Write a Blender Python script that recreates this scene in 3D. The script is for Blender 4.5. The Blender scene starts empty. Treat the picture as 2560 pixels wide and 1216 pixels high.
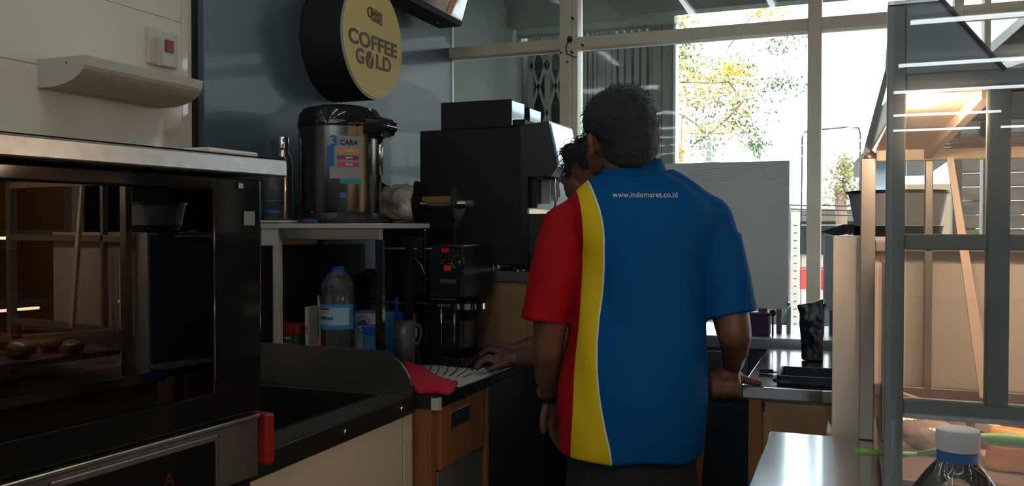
import bpy, bmesh, math, random
from mathutils import Vector, Matrix, noise
from mathutils.bvhtree import BVHTree
random.seed(7)
S = bpy.context.scene
COL = S.collection
# ------------------------------------------------------------------ camera, world, sun, exposure
F = 2175.0; CZ = 1.30
YAW = math.atan(856 / 2175); PIT = math.atan(44 / 2175)
cd = bpy.data.cameras.new('camera'); cam = bpy.data.objects.new('camera', cd); COL.objects.link(cam)
cd.sensor_width = 36; cd.lens = F / 2560 * 36; cd.clip_start = 0.02; cd.clip_end = 300
cam.location = (0, 0, CZ); cam.rotation_euler = (math.pi / 2 - PIT, 0, YAW)
S.camera = cam
S.view_settings.view_transform = 'Standard'; S.view_settings.look = 'None'
S.view_settings.gamma = 1; S.view_settings.use_curve_mapping = False
S.view_settings.exposure = 0.0
w = bpy.data.worlds.new('sky'); S.world = w; w.use_nodes = True
bg = w.node_tree.nodes['Background']
bg.inputs[0].default_value = (0.80, 0.92, 1.0, 1); bg.inputs[1].default_value = 6.0
sl = bpy.data.lights.new('sun', 'SUN'); sun = bpy.data.objects.new('sun', sl); COL.objects.link(sun)
sl.energy = 6.0; sl.color = (1, 0.78, 0.5); sl.angle = math.radians(1)
sun.rotation_euler = Vector((-0.75, 0.35, -0.6)).to_track_quat('-Z', 'Y').to_euler()

# ------------------------------------------------------------------ pixel -> world plane helpers
def ray(u, v):
    x = (u - 1280) / F; z = (608 - v) / F; y = 1.0
    c, s = math.cos(PIT), math.sin(PIT); y, z = y * c + z * s, -y * s + z * c
    c, s = math.cos(YAW), math.sin(YAW); return (x * c - y * s, x * s + y * c, z)
def ax(u, v, X): r = ray(u, v); t = X / r[0]; return Vector((X, r[1] * t, CZ + r[2] * t))
def ay(u, v, Y): r = ray(u, v); t = Y / r[1]; return Vector((r[0] * t, Y, CZ + r[2] * t))
def az(u, v, Z): r = ray(u, v); t = (Z - CZ) / r[2]; return Vector((r[0] * t, r[1] * t, Z))

# ------------------------------------------------------------------ materials
MATS = {}
def mat(name, col, rough=0.5, metal=0.0, spec=0.5, bump=0.0, bscale=60, var=0.0, vscale=6, emit=None, estr=0, coat=0.0, stretch=None, trans=0.0):
    if name in MATS: return MATS[name]
    m = bpy.data.materials.new(name); m.use_nodes = True; nt = m.node_tree; b = nt.nodes['Principled BSDF']
    b.inputs['Base Color'].default_value = (*col, 1); b.inputs['Roughness'].default_value = rough
    b.inputs['Metallic'].default_value = metal; b.inputs['Specular IOR Level'].default_value = spec
    b.inputs['Coat Weight'].default_value = coat; b.inputs['Transmission Weight'].default_value = trans
    if emit: b.inputs['Emission Color'].default_value = (*emit, 1); b.inputs['Emission Strength'].default_value = estr
    if var or bump:
        tc = nt.nodes.new('ShaderNodeTexCoord'); mp = nt.nodes.new('ShaderNodeMapping')
        nt.links.new(tc.outputs['Object'], mp.inputs[0])
        if stretch: mp.inputs['Scale'].default_value = stretch
    if var:
        n = nt.nodes.new('ShaderNodeTexNoise'); n.inputs['Scale'].default_value = vscale; n.inputs['Detail'].default_value = 5
        nt.links.new(mp.outputs[0], n.inputs['Vector'])
        r = nt.nodes.new('ShaderNodeMapRange'); r.inputs[1].default_value = .3; r.inputs[2].default_value = .7
        r.inputs[3].default_value = 1 - var; r.inputs[4].default_value = 1 + var
        nt.links.new(n.outputs[0], r.inputs[0])
        mx = nt.nodes.new('ShaderNodeVectorMath'); mx.operation = 'SCALE'; mx.inputs[0].default_value = col
        nt.links.new(r.outputs[0], mx.inputs['Scale']); nt.links.new(mx.outputs[0], b.inputs['Base Color'])
    if bump:
        n2 = nt.nodes.new('ShaderNodeTexNoise'); n2.inputs['Scale'].default_value = bscale; n2.inputs['Detail'].default_value = 3
        nt.links.new(mp.outputs[0], n2.inputs['Vector'])
        bp = nt.nodes.new('ShaderNodeBump'); bp.inputs['Strength'].default_value = bump; bp.inputs['Distance'].default_value = .01
        nt.links.new(n2.outputs[0], bp.inputs['Height']); nt.links.new(bp.outputs[0], b.inputs['Normal'])
    MATS[name] = m; return m
def glass(name, tint=(.93, .96, .96), ior=1.5, rough=0.0, haze=0.0, hcol=(.8, .8, .8), wav=0.0, wscale=3):
    m = bpy.data.materials.new(name); m.use_nodes = True; nt = m.node_tree; nt.nodes.clear()
    o = nt.nodes.new('ShaderNodeOutputMaterial'); mx = nt.nodes.new('ShaderNodeMixShader')
    t = nt.nodes.new('ShaderNodeBsdfTransparent'); t.inputs[0].default_value = (*tint, 1)
    g = nt.nodes.new('ShaderNodeBsdfGlossy'); g.inputs['Roughness'].default_value = rough
    fr = nt.nodes.new('ShaderNodeFresnel'); fr.inputs[0].default_value = ior
    src = t.outputs[0]
    if haze:
        d = nt.nodes.new('ShaderNodeBsdfDiffuse'); d.inputs[0].default_value = (*hcol, 1)
        m2 = nt.nodes.new('ShaderNodeMixShader'); m2.inputs[0].default_value = haze
        nt.links.new(t.outputs[0], m2.inputs[1]); nt.links.new(d.outputs[0], m2.inputs[2]); src = m2.outputs[0]
    if wav:
        tc = nt.nodes.new('ShaderNodeTexCoord'); n2 = nt.nodes.new('ShaderNodeTexNoise'); n2.inputs['Scale'].default_value = wscale
        nt.links.new(tc.outputs['Object'], n2.inputs['Vector'])
        bp = nt.nodes.new('ShaderNodeBump'); bp.inputs['Strength'].default_value = wav; bp.inputs['Distance'].default_value = .02
        nt.links.new(n2.outputs[0], bp.inputs['Height']); nt.links.new(bp.outputs[0], g.inputs['Normal']); 
    nt.links.new(fr.outputs[0], mx.inputs[0]); nt.links.new(src, mx.inputs[1]); nt.links.new(g.outputs[0], mx.inputs[2])
    nt.links.new(mx.outputs[0], o.inputs[0]); MATS[name] = m; return m

cream = mat('cream_laminate', (.74, .70, .62), .10, coat=.6)
creamd = mat('cream_cabinet', (.72, .66, .53), .4, var=.06, vscale=3)
navy = mat('navy_laminate', (.075, .125, .16), .42, coat=.08)
black = mat('black_plastic', (.008, .009, .011), .35)
blackg = mat('black_gloss', (.008, .009, .010), .08)
blackm = mat('black_matte', (.010, .010, .011), .7)
steel = mat('brushed_steel', (.42, .42, .40), .32, 1.0, bump=.04, bscale=90, stretch=(1, 8, 8), var=.1)
steeld = mat('dull_steel', (.20, .20, .195), .42, .8, var=.15)
sinksteel = mat('sink_steel', (.16, .155, .145), .38, .75, var=.12)
chrome = mat('chrome', (.75, .76, .75), .12, 1.0)
framealu = mat('painted_frame', (.72, .67, .55), .45, var=.08, vscale=8)
wood = mat('orange_wood', (.33, .125, .035), .5, var=.18, vscale=5, stretch=(6, 6, .6))
woodlt = mat('tan_wood', (.34, .20, .09), .55, var=.12, vscale=8, bump=.02)
white = mat('white_plastic', (.62, .62, .60), .4)
offwhite = mat('offwhite_paint', (.55, .52, .44), .5, var=.05)
greyc = mat('grey_panel', (.56, .66, .70), .5, var=.05, vscale=3)  # cool tint carries the bluish veil in the board's colour
skin = mat('brown_skin', (.15, .065, .038), .5, var=.1, vscale=15, bump=.05, bscale=120)
hairm = mat('black_hair', (.016, .020, .023), .7, bump=.6, bscale=260)
trousers = mat('navy_trousers', (.010, .012, .02), .8, bump=.2, bscale=150)
redp = mat('red_plastic', (.32, .010, .008), .45)
redcloth = mat('red_cloth', (.55, .01, .035), .9, bump=.4, bscale=300)
blue = mat('blue_plastic', (.01, .09, .42), .35)
bluel = mat('light_blue_print', (.05, .28, .62), .4)
paper = mat('white_paper', (.55, .56, .50), .8)
ink = mat('black_ink', (.01, .01, .01), .6)
yellow = mat('sign_yellow', (.66, .50, .13), .55)
brown = mat('sign_brown', (.10, .06, .035), .6)
outwall = mat('outer_wall_paint', (.165, .185, .155), .8, var=.08, vscale=3)
gatem = mat('gate_paint', (.17, .195, .18), .6, var=.1, vscale=4)
green = mat('green_plastic', (.22, .42, .08), .4)
orange = mat('orange_print', (.75, .20, .02), .5)
purple = mat('purple_plastic', (.07, .035, .10), .3)
pane = glass('window_glass', (.95, .97, .96), 1.45, wav=.10, wscale=2.5)
caseglass = glass('case_glass', (.93, .93, .92), 1.5, haze=.02)
clearp = glass('clear_plastic', (.80, .86, .88), 1.45, rough=.05, haze=.10, hcol=(.6, .7, .75))
frost = glass('frosted_plastic', (.55, .60, .62), 1.45, rough=.25, haze=.25, hcol=(.30, .34, .35))
darkglass = glass('oven_glass', (.30, .26, .22), 2.0)

# ------------------------------------------------------------------ mesh builders
class MB:
    def __init__(s): s.bm = bmesh.new()
    def box(s, x0, x1, y0, y1, z0, z1, bev=0, M=None):
        t = bmesh.new(); bmesh.ops.create_cube(t, size=1)
        bmesh.ops.scale(t, vec=(abs(x1 - x0), abs(y1 - y0), abs(z1 - z0)), verts=t.verts)
        if bev: bmesh.ops.bevel(t, geom=t.edges[:], offset=bev, segments=2, affect='EDGES', profile=.5)
        bmesh.ops.translate(t, vec=((x0 + x1) / 2, (y0 + y1) / 2, (z0 + z1) / 2), verts=t.verts)
        if M: t.transform(M)
        s.add(t); return s
    def add(s, t):
        me = bpy.data.meshes.new('t'); t.to_mesh(me); t.free(); s.bm.from_mesh(me); bpy.data.meshes.remove(me)
    def cyl(s, p0, p1, r0, r1=None, n=20):
        p0 = Vector(p0); p1 = Vector(p1); r1 = r0 if r1 is None else r1; d = p1 - p0
        t = bmesh.new(); bmesh.ops.create_cone(t, cap_ends=True, segments=n, radius1=r0, radius2=r1, depth=d.length)
        t.transform(Matrix.Translation((p0 + p1) / 2) @ d.to_track_quat('Z', 'Y').to_matrix().to_4x4()); s.add(t); return s
    def ell(s, c, r, n=2, R=None):
        t = bmesh.new(); bmesh.ops.create_icosphere(t, subdivisions=n, radius=1)
        bmesh.ops.scale(t, vec=r if hasattr(r, '__len__') else (r, r, r), verts=t.verts)
        if R: t.transform(R)
        bmesh.ops.translate(t, vec=c, verts=t.verts); s.add(t); return s
    def cap(s, p0, p1, r0, r1=None):
        r1 = r0 if r1 is None else r1
        s.cyl(p0, p1, r0, r1, 16); s.ell(p0, r0); s.ell(p1, r1); return s
    def chain(s, pts):
        for a, b in zip(pts, pts[1:]): s.cap(a[0], b[0], a[1], b[1])
        return s
    def lathe(s, prof, c=(0, 0, 0), n=32, M=None):
        bm = s.bm; rings = []; M = M or Matrix.Identity(4)
        for r, z in prof:
            rings.append([bm.verts.new(Vector(c) + (M @ Vector((r * math.cos(2 * math.pi * i / n), r * math.sin(2 * math.pi * i / n), z)))) for i in range(n)])
        for a, b in zip(rings, rings[1:]):
            for i in range(n): bm.faces.new((a[i], a[(i + 1) % n], b[(i + 1) % n], b[i]))
        for rg, k in ((rings[0], 0), (rings[-1], -1)):
            if prof[k][0] > 1e-5: bm.faces.new(rg if k else rg[::-1])
        return s
    def loft(s, rings, n=32, e=2.0):
        bm = s.bm; rr = []
        for z, cx, cy, hw, hd in rings:
            v = []
            for i in range(n):
                a = 2 * math.pi * i / n; c, q = math.cos(a), math.sin(a)
                v.append(bm.verts.new((cx + hw * math.copysign(abs(c) ** (2 / e), c), cy + hd * math.copysign(abs(q) ** (2 / e), q), z)))
            rr.append(v)
        for a, b in zip(rr, rr[1:]):
            for i in range(n): bm.faces.new((a[i], a[(i + 1) % n], b[(i + 1) % n], b[i]))
        bm.faces.new(rr[0][::-1]); bm.faces.new(rr[-1]); return s
    def prism(s, pts, vec):
        bm = s.bm; vec = Vector(vec); a = [bm.verts.new(p) for p in pts]; b = [bm.verts.new(Vector(p) + vec) for p in pts]
        n = len(pts); bm.faces.new(a); bm.faces.new(b[::-1])
        for i in range(n): bm.faces.new((a[i], b[i], b[(i + 1) % n], a[(i + 1) % n]))
        return s
    def tube(s, pts, r, n=8):
        pts = [Vector(p) for p in pts]; bm = s.bm; rings = []
        for i, p in enumerate(pts):
            d = (pts[min(i + 1, len(pts) - 1)] - pts[max(i - 1, 0)]).normalized()
            q = d.to_track_quat('Z', 'Y')
            rings.append([bm.verts.new(p + q @ Vector((r * math.cos(2 * math.pi * k / n), r * math.sin(2 * math.pi * k / n), 0))) for k in range(n)])
        for a, b in zip(rings, rings[1:]):
            o = min(range(n), key=lambda k: (b[k].co - a[0].co).length)
            for i in range(n): bm.faces.new((a[i], a[(i + 1) % n], b[(i + 1 + o) % n], b[(i + o) % n]))
        bm.faces.new(rings[0][::-1]); bm.faces.new(rings[-1]); return s
    def mesh(s, name, smooth):
        bmesh.ops.recalc_face_normals(s.bm, faces=s.bm.faces)
        me = bpy.data.meshes.new(name); s.bm.to_mesh(me); s.bm.free()
        if smooth: me.shade_smooth() if smooth is True else me.shade_smooth()
        return me
    def build(s, name, m, parent=None, smooth=False, local=False):
        me = s.mesh(name, smooth); me.materials.append(m)
        o = bpy.data.objects.new(name, me); COL.objects.link(o)
        if smooth == 'auto':
            md = o.modifiers.new('es', 'EDGE_SPLIT'); md.split_angle = math.radians(40)
        adopt(o, parent, local); return o
def adopt(o, parent, local=False):
    if parent is None: return
    o.parent = parent
    if not local:
        M = Matrix.Identity(4); p = parent
        while p is not None:
            M = Matrix.LocRotScale(p.location, p.rotation_euler, p.scale) @ M if p.parent is None else (p.matrix_parent_inverse @ Matrix.LocRotScale(p.location, p.rotation_euler, p.scale) @ M)
            p = p.parent if p.parent is not None else None
        if parent.parent is not None:
            g = parent.parent
            M = Matrix.LocRotScale(g.location, g.rotation_euler, g.scale) @ parent.matrix_parent_inverse @ Matrix.LocRotScale(parent.location, parent.rotation_euler, parent.scale)
        o.matrix_parent_inverse = M.inverted()
def thing(name, label, cat, loc=(0, 0, 0), rz=0, group=None):
    o = bpy.data.objects.new(name, None); COL.objects.link(o); o.location = loc; o.rotation_euler = (0, 0, rz)
    o.empty_display_size = .05; tag(o, label, cat, group); return o
def tag(o, label, cat, group=None):
    o['label'] = label; o['category'] = cat
    if group: o['group'] = group
    return o
def struct(o): o['kind'] = 'structure'; return o
def sgroup(name):
    o = bpy.data.objects.new(name, None); COL.objects.link(o); o['kind'] = 'structure'; return o
def PX(p, ex=Vector((0, 1, 0)), ey=Vector((0, 0, 1))):   # text plane matrices
    n = ex.cross(ey); M = Matrix((ex, ey, n)).transposed().to_4x4(); M.translation = p; return M
def FRONT(p): return PX(p, Vector((1, 0, 0)), Vector((0, 0, 1)))
def text(s, size, M, m, parent, name='lettering', off=0.0, ext=.0006, local=False, align='CENTER', sp=1.0, sx=1.0, width=None):
    c = bpy.data.curves.new('t', 'FONT'); c.body = s; c.size = size; c.offset = off; c.extrude = ext
    c.align_x = align; c.align_y = 'CENTER'; c.space_character = sp
    t = bpy.data.objects.new('t', c); COL.objects.link(t)
    bpy.context.view_layer.update()
    me = bpy.data.meshes.new_from_object(t.evaluated_get(bpy.context.evaluated_depsgraph_get()))
    bpy.data.objects.remove(t); bpy.data.curves.remove(c)
    if width:
        xs_ = [v.co.x for v in me.vertices]; me.transform(Matrix.Translation((-(max(xs_) + min(xs_)) / 2, 0, 0))); sx = width / (max(xs_) - min(xs_))
    me.transform(M @ Matrix.Diagonal((sx, 1, 1, 1))); me.materials.clear(); me.materials.append(m)
    o = bpy.data.objects.new(name, me); COL.objects.link(o); adopt(o, parent, local); return o
def remesh(mb, name, m, voxel, smooth=4, disp=None, parent=None, local=True):
    me = mb.mesh(name, False); o = bpy.data.objects.new('t', me); COL.objects.link(o)
    r = o.modifiers.new('r', 'REMESH'); r.mode = 'VOXEL'; r.voxel_size = voxel
    if smooth:
        q = o.modifiers.new('s', 'SMOOTH'); q.factor = .5; q.iterations = smooth
    bpy.context.view_layer.update()
    me2 = bpy.data.meshes.new_from_object(o.evaluated_get(bpy.context.evaluated_depsgraph_get()))
    bpy.data.objects.remove(o); bpy.data.meshes.remove(me)
    if disp:
        nn = [v.normal.copy() for v in me2.vertices]
        for v, n in zip(me2.vertices, nn): v.co += n * disp(v.co)
    me2.shade_smooth(); me2.materials.clear(); me2.materials.append(m); me2.name = name
    o = bpy.data.objects.new(name, me2); COL.objects.link(o); adopt(o, parent, local); return o

# ================================================================== SETTING
WX = -1.70; WY = 3.5
floorm = mat('floor_tile', (.16, .19, .22), .25, var=.1, vscale=2)
struct(MB().box(WX, 5, -15, WY, -.1, 0).build('floor', floorm))
struct(MB().box(WX, 5, -15, WY + .1, 2.95, 3.05).build('ceiling', offwhite))
wl = struct(MB().box(WX - .12, WX, -15, WY + .04, 0, 2.95).build('wall_left', cream))
struct(MB().box(5, 5.1, -15, WY, 0, 2.95).build('wall_right', offwhite))
struct(MB().box(WX, 5, -15.1, -15, 0, 2.95).build('wall_back', offwhite))
# glossy cream wall panels with recessed joints
ys = [-1.4, -.3, .35, 1.0, 1.862, 1.90]
for k in range(len(ys) - 1):
    for z0, z1 in ((.0, 1.6565), (1.6575, 1.8445), (1.8455, 2.40), (2.401, 2.94)):
        if k == 4 and z0 > 0: continue
        if k == 4: z0, z1 = 0, 2.94
        MB().box(WX, WX + .012, ys[k] + .0005, ys[k + 1] - .0005, z0, z1, .0008).build('wall_panel', cream, wl)
# navy panels, proud of the wall
MB().box(WX, WX + .040, 1.915, 2.60, 0, 2.94, .001).build('navy_panel', navy, wl)
MB().box(WX, WX + .040, 2.602, WY, 0, 2.94, .001).build('navy_panel', navy, wl)
MB().box(WX, WX + .020, 1.900, 1.915, 0, 2.94).build('joint_strip', blackm, wl)
struct(MB().box(WX, 5, WY - .02, WY + .06, 0, .84).build('wall_front', offwhite))
struct(MB().box(WX, 5, WY - .06, WY + .09, .84, .87).build('trim_1', framealu))

def window(n, x0, x1, rot=0):
    g = sgroup('window_%d' % n)
    MB().box(x0, x1, WY - .035, WY + .045, 2.034, 2.08, .003).build('transom', framealu, g)
    MB().box(x0, x1, WY - .035, WY + .045, 2.90, 2.95).build('head_rail', framealu, g)
    for z0, z1, nm in ((2.08, 2.90, 'upper_pane'), (.87, 2.034, 'lower_pane')):
        o = MB().box(x0, x1, WY + .012, WY + .017, z0, z1).build(nm, pane, g)
    return g
xs = [WX, -1.113, -.143, .345, 1.6, 3.0, 5]
for i in range(6):
    g = window(i + 1, xs[i], xs[i + 1])
g = sgroup('trim_2'); 
MB().box(WX, WX + .022, WY - .03, WY + .05, .87, 2.95, .002).build('window_jamb', framealu, g)
post = MB().box(-1.146, -1.100, WY - .05, WY + .05, .87, 2.95, .003).build('mullion', framealu, g)
MB().box(-1.098, -1.074, WY - .03, WY + .05, .87, 2.95, .002).build('mullion', framealu, g)
MB().box(-1.100, -1.098, WY - .04, WY + .04, .87, 2.95).build('aluminium_edge', chrome, g)
MB().box(-.168, -.119, WY - .05, WY + .05, .87, 2.95, .004).build('mullion', framealu, g)
MB().box(.325, .355, WY - .04, WY + .05, .87, 2.95, .003).build('mullion', framealu, g)
MB().box(.420, .440, WY - .04, WY + .05, .87, 2.95, .003).build('mullion', framealu, g)
for x in (1.6, 3.0): MB().box(x - .03, x + .03, WY - .05, WY + .05, .87, 2.95, .003).build('mullion', framealu, g)
sc = MB()
for p in ((1430, 45), (1428, 130), (1455, 112), (1418, 155), (1402, 132)):
    c = ay(p[0], p[1], WY - .052); sc.cyl((c.x, WY - .055, c.z), (c.x, WY - .035, c.z), .004, n=10)
sc.build('screw', blackm, g)
a = ay(1424, 105, WY - .055)
cb = MB().tube([a + Vector((0, -.01, .01)), a + Vector((-.012, -.012, -.02)), a + Vector((-.008, -.014, -.05)), a + Vector((.02, -.012, -.065)), a + Vector((.035, -.01, -.066))], .0025)
cb.ell(a + Vector((.002, -.005, .01)), (.012, .01, .014)); tag(cb.build('cable', black), 'short dark cable knotted at the crossing of post and transom', 'cable')

# ceiling tubes (lit)
tubem = mat('lamp_tube', (1, 1, 1), .5, emit=(.86, .96, 1.0), estr=14)
k = 0
def tube_lamp(x0, y0, x1, y1, lab):
    p0 = Vector((x0, y0, 2.90)); p1 = Vector((x1, y1, 2.90))
    t = thing('tube_lamp', lab, 'lamp', ((x0 + x1) / 2, (y0 + y1) / 2, 2.95), group='ceiling tube lamps')
    MB().cyl(p0, p1, .016, n=12).build('lamp_tube', tubem, t, True)
    d = (p1 - p0).normalized()
    ox = Vector((-d.y, d.x, 0)) * .03
    MB().prism([p0 + ox + Vector((0, 0, .018)), p0 - ox + Vector((0, 0, .018)), p1 - ox + Vector((0, 0, .018)), p1 + ox + Vector((0, 0, .018))], (0, 0, .03)).build('lamp_housing', white, t)
rown = ('first', 'second', 'third', 'fourth', 'fifth', 'sixth')
for r_, y in enumerate((-2.8, -5.0, -7.0, -8.9, -11.3, -13.5)):
    for q_, x in enumerate((-.55, 1.15, 2.95)):
        tube_lamp(x - .75, y, x + .75, y, 'white crossways ceiling tube, %s in the %s row behind the viewer' % (('left one', 'middle one', 'right one')[q_], rown[r_]))
for q_, x in enumerate((-1.15, -.55)):
    for r_, y in enumerate((.9, -.9)): tube_lamp(x, y - .6, x, y + .6, 'white lengthways ceiling tube, %s pair, %s the left wall' % (('nearer the window', 'above the viewer')[r_], ('close to', 'further from')[q_]))

# ================================================================== OUTSIDE
asphalt = mat('asphalt', (.16, .155, .15), .9, var=.1, vscale=1)
struct(MB().box(-40, 40, WY + .06, 60, -.15, -.02).build('floor_outside', asphalt))
struct(MB().box(-2.05, -1.9, WY + .06, 5.6, -.02, 3.1).build('wall_outside', outwall))
ow = sgroup('ceiling_outside')
MB().box(-1.9, 1.2, WY + .08, 4.75, 2.62, 2.66).build('canopy_sheet', outwall, ow)
MB().box(-1.9, 1.6, 4.75, 4.85, 2.465, 2.70).build('canopy_beam', outwall, ow)
for i in range(5): MB().box(-1.9, 1.2, 3.75 + i * .24, 3.79 + i * .24, 2.58, 2.62).build('canopy_batten', outwall, ow)
MB().box(-1.9, -.95, 4.90, 4.99, 2.44, 2.56).build('gate_header', outwall, ow)
# folding gate
gt = thing('folding_gate', 'grey folding metal gate with upright slats and scissor bars behind the window', 'gate', (-1.4, 5, -.02))
latt = mat('lattice_paint', (.20, .205, .17), .6, var=.1, vscale=4)
for x in (-1.845, -1.735, -1.625):
    MB().box(x - .018, x + .018, 4.99, 5.02, .0, 2.42, .002).build('slat', latt, gt)
for x0, x1 in ((-1.845, -1.735), (-1.735, -1.625), (-1.625, -1.53)):
    for zc in (.5, 1.15, 1.5, 1.82, 2.14, 2.40):
        for sgn in (1, -1):
            p0 = Vector((x0, 4.985, zc - .16 * sgn)); p1 = Vector((x1, 4.985, zc + .16 * sgn))
            d = (p1 - p0).normalized(); o = Vector((-d.z, 0, d.x)) * .009
            MB().prism([p0 + o, p0 - o, p1 - o, p1 + o], (0, .006, 0)).build('scissor_bar', latt, gt)
x = -1.515
for wv, gp in ((.030, .008), (.026, .006), (.022, .003), (.052, .002), (.030, .004), (.024, .016), (.030, .015), (.030, .015), (.030, .015), (.030, .015), (.030, .014), (.030, .015)):
    MB().box(x, x + wv, 4.99 - random.random() * .012, 5.02, 0, 2.44, .002).build('slat', gatem, gt); x += wv + gp
dkb = mat('dark_shade_board', (.03, .035, .033), .9)  # near-black, used where gaps and openings lie in shade
struct(MB().box(-1.9, -1.03, 5.09, 5.11, 0, 2.47).build('gate_shade_backing', dkb))  # added dark board, keeps bright sky out of the slat gaps
g = sgroup('trim_4'); 
MB().box(-1.085, -1.035, 4.97, 5.05, 0, 2.46, .003).build('column_face', outwall, g)
MB().box(-1.03, -.965, 4.96, 5.08, 0, 2.46, .003).build('column_face', outwall, g)
MB().box(-.965, -.95, 4.95, 5.05, 0, 2.46, .002).build('column_edge', mat('pale_edge', (.5, .5, .47), .5), g)

# tree
def leaf_cloud(name, m, parent, clusters, n, size):
    bm = bmesh.new()
    for i in range(n):
        c, r = random.choice(clusters)
        p = Vector(c) + Vector([random.gauss(0, .5) * q for q in r])
        q = Matrix.Rotation(random.random() * 6.28, 3, 'Z') @ Matrix.Rotation(random.uniform(-1.4, 1.4), 3, 'Y') @ Matrix.Rotation(random.uniform(-3, 3), 3, 'X')
        L = size * random.uniform(.6, 1.3)
        vs = [bm.verts.new(p + q @ Vector(v)) for v in ((-L, 0, 0), (0, L * .42, L * .1), (L, 0, 0), (0, -L * .42, L * .1))]
        bm.faces.new(vs)
    me = bpy.data.meshes.new(name); bm.to_mesh(me); bm.free(); me.materials.append(m)
    o = bpy.data.objects.new(name, me); COL.objects.link(o); adopt(o, parent); o['kind'] = 'stuff'; return o
leafy = mat('yellow_leaf', (.42, .30, .03), .6, var=.5, vscale=3)
leafg = mat('green_leaf', (.06, .09, .03), .6, var=.5, vscale=3)
bark = mat('bark', (.16, .10, .07), .9)
tr = thing('leafy_tree', 'sunlit tree with sparse yellow-green leaves behind the window', 'tree', (-3.2, 12, -.02))
tb = MB()
base = Vector((-3.3, 12, -.02)); tb.tube([base, (-3.1, 12, 2), (-2.9, 12, 4.5), (-2.7, 12, 6)], .14).build('trunk', bark, tr, True)
def branch(pts, r): 
    MB().tube([ay(u, v, 12) for u, v in pts], r, 6).build('branch', bark, tr, True)
branch([(1560, 200), (1690, 205), (1780, 208), (1822, 205), (1840, 230)], .012)
branch([(1600, 250), (1700, 285), (1740, 310), (1780, 350)], .012)
branch([(1735, 360), (1780, 330), (1815, 300), (1850, 262)], .015)
branch([(1690, 330), (1760, 335), (1830, 332)], .006)
branch([(1820, 120), (1850, 80), (1880, 40)], .008)
branch([(1740, 170), (1775, 140)], .006)
def cl(u, v, ru, rv): return (ay(u, v, 12 + random.uniform(-.4, .4)), (ru * .0057, .5, rv * .0057))
yc = [cl(1700, 60, 40, 40), cl(1705, 130, 30, 60), cl(1730, 240, 70, 40), cl(1800, 190, 60, 40), cl(1860, 200, 50, 50), cl(1850, 290, 40, 60), cl(1720, 180, 40, 30), cl(1915, 28, 40, 14), cl(1690, 385, 20, 30), cl(1770, 330, 60, 25), cl(1780, 250, 60, 40), cl(1830, 175, 25, 20)]
gc = [cl(1700, 150, 50, 70), cl(1760, 260, 90, 70), cl(1880, 250, 60, 80), cl(1830, 180, 60, 40), cl(1760, 360, 40, 30), cl(1715, 100, 30, 30), cl(1870, 330, 30, 40), cl(1950, 210, 50, 20), cl(1790, 300, 80, 50), cl(1960, 110, 50, 30), cl(1895, 370, 25, 20)]
leaf_cloud('yellow_leaves', leafy, tr, yc, 2600, .030)
leaf_cloud('green_leaves', leafg, tr, gc, 1900, .028)
# utility pole etc.
concrete = mat('pale_concrete', (.62, .60, .55), .9)
t = thing('utility_pole', 'pale concrete utility pole with crossarm in front of the tree', 'pole', (-2.6, 20, -.02))
MB().cyl((-2.6, 20, -.02), (-2.6, 20, 4.85), .085, .06).build('pole_shaft', concrete, t, True)
MB().box(-3.5, -2.1, 19.95, 20.05, 4.62, 4.74).build('crossarm', concrete, t)
c = ay(1773, 343, 8)
t = thing('short_post', 'slim dark grey post with a pale band beyond the grey board', 'post', (c.x, 8, -.02))
MB().box(c.x - .02, c.x + .02, 7.98, 8.02, -.02, c.z, .002).build('post_shaft', gatem, t)
MB().box(c.x - .022, c.x + .022, 7.978, 8.022, c.z - .045, c.z - .035).build('band', white, t)
MB().ell((c.x + .02, 8, 1.87), (.08, .05, .025)).build('base_ring', steeld, t, True)
t = thing('lattice_mast', 'rusty red lattice mast beside the grey column outside', 'mast', (ay(1694, 400, 10).x, 10, -.02))
c0 = ay(1683, 400, 10).x; c1 = ay(1702, 400, 10).x
rust = mat('rust_paint', (.45, .13, .04), .8)
MB().box(c0, c0 + .012, 10, 10.012, -.02, 2.5).build('leg', rust, t); MB().box(c1, c1 + .012, 10, 10.012, -.02, 2.5).build('leg', rust, t)
for i in range(24):
    z = 1.0 + i * .06; a, b = (c0, c1) if i % 2 else (c1, c0)
    MB().tube([(a, 10, z), (b, 10, z + .06)], .005, 5).build('brace', rust, t)
pf = thing('pipe_frame', 'thin grey metal pipe frame with rounded corners standing in the yard', 'frame', (-.2, 6.2, -.02))
L = ay(2005, 330, 6.2); R_ = ay(2151, 316, 6.2)
MB().tube([(L.x, 6.2, -.02), (L.x, 6.2, L.z - .04), (L.x + .02, 6.2, L.z), (L.x + .07, 6.2, L.z + .01), (R_.x - .07, 6.2, R_.z), (R_.x - .01, 6.2, R_.z - .01), (R_.x, 6.2, R_.z - .05), (R_.x, 6.2, -.02)], .007, 8).build('pipe_loop', steeld, pf, True)
for z in (1.30, 1.0, .6): MB().tube([(L.x, 6.2, z), (R_.x, 6.2, z)], .006, 6).build('pipe_rail', steeld, pf)
# palm
t = thing('palm_tree', 'small sunlit palm tree beyond the window post', 'tree', (ay(2112, 500, 20.5).x, 20.5, -.02))
c = ay(2112, 462, 20.5)
MB().tube([(c.x, 20.5, -.02), (c.x - .1, 20.5, c.z)], .12).build('trunk', bark, t, True)
leaf_cloud('palm_leaves', mat('palm_leaf', (.24, .22, .09), .7, var=.4), t, [(c + Vector((0, 0, z)), (.38 - z * .45, .3, .28)) for z in (-.3, -.1, .1, .3, .45)], 1100, .05)
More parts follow.
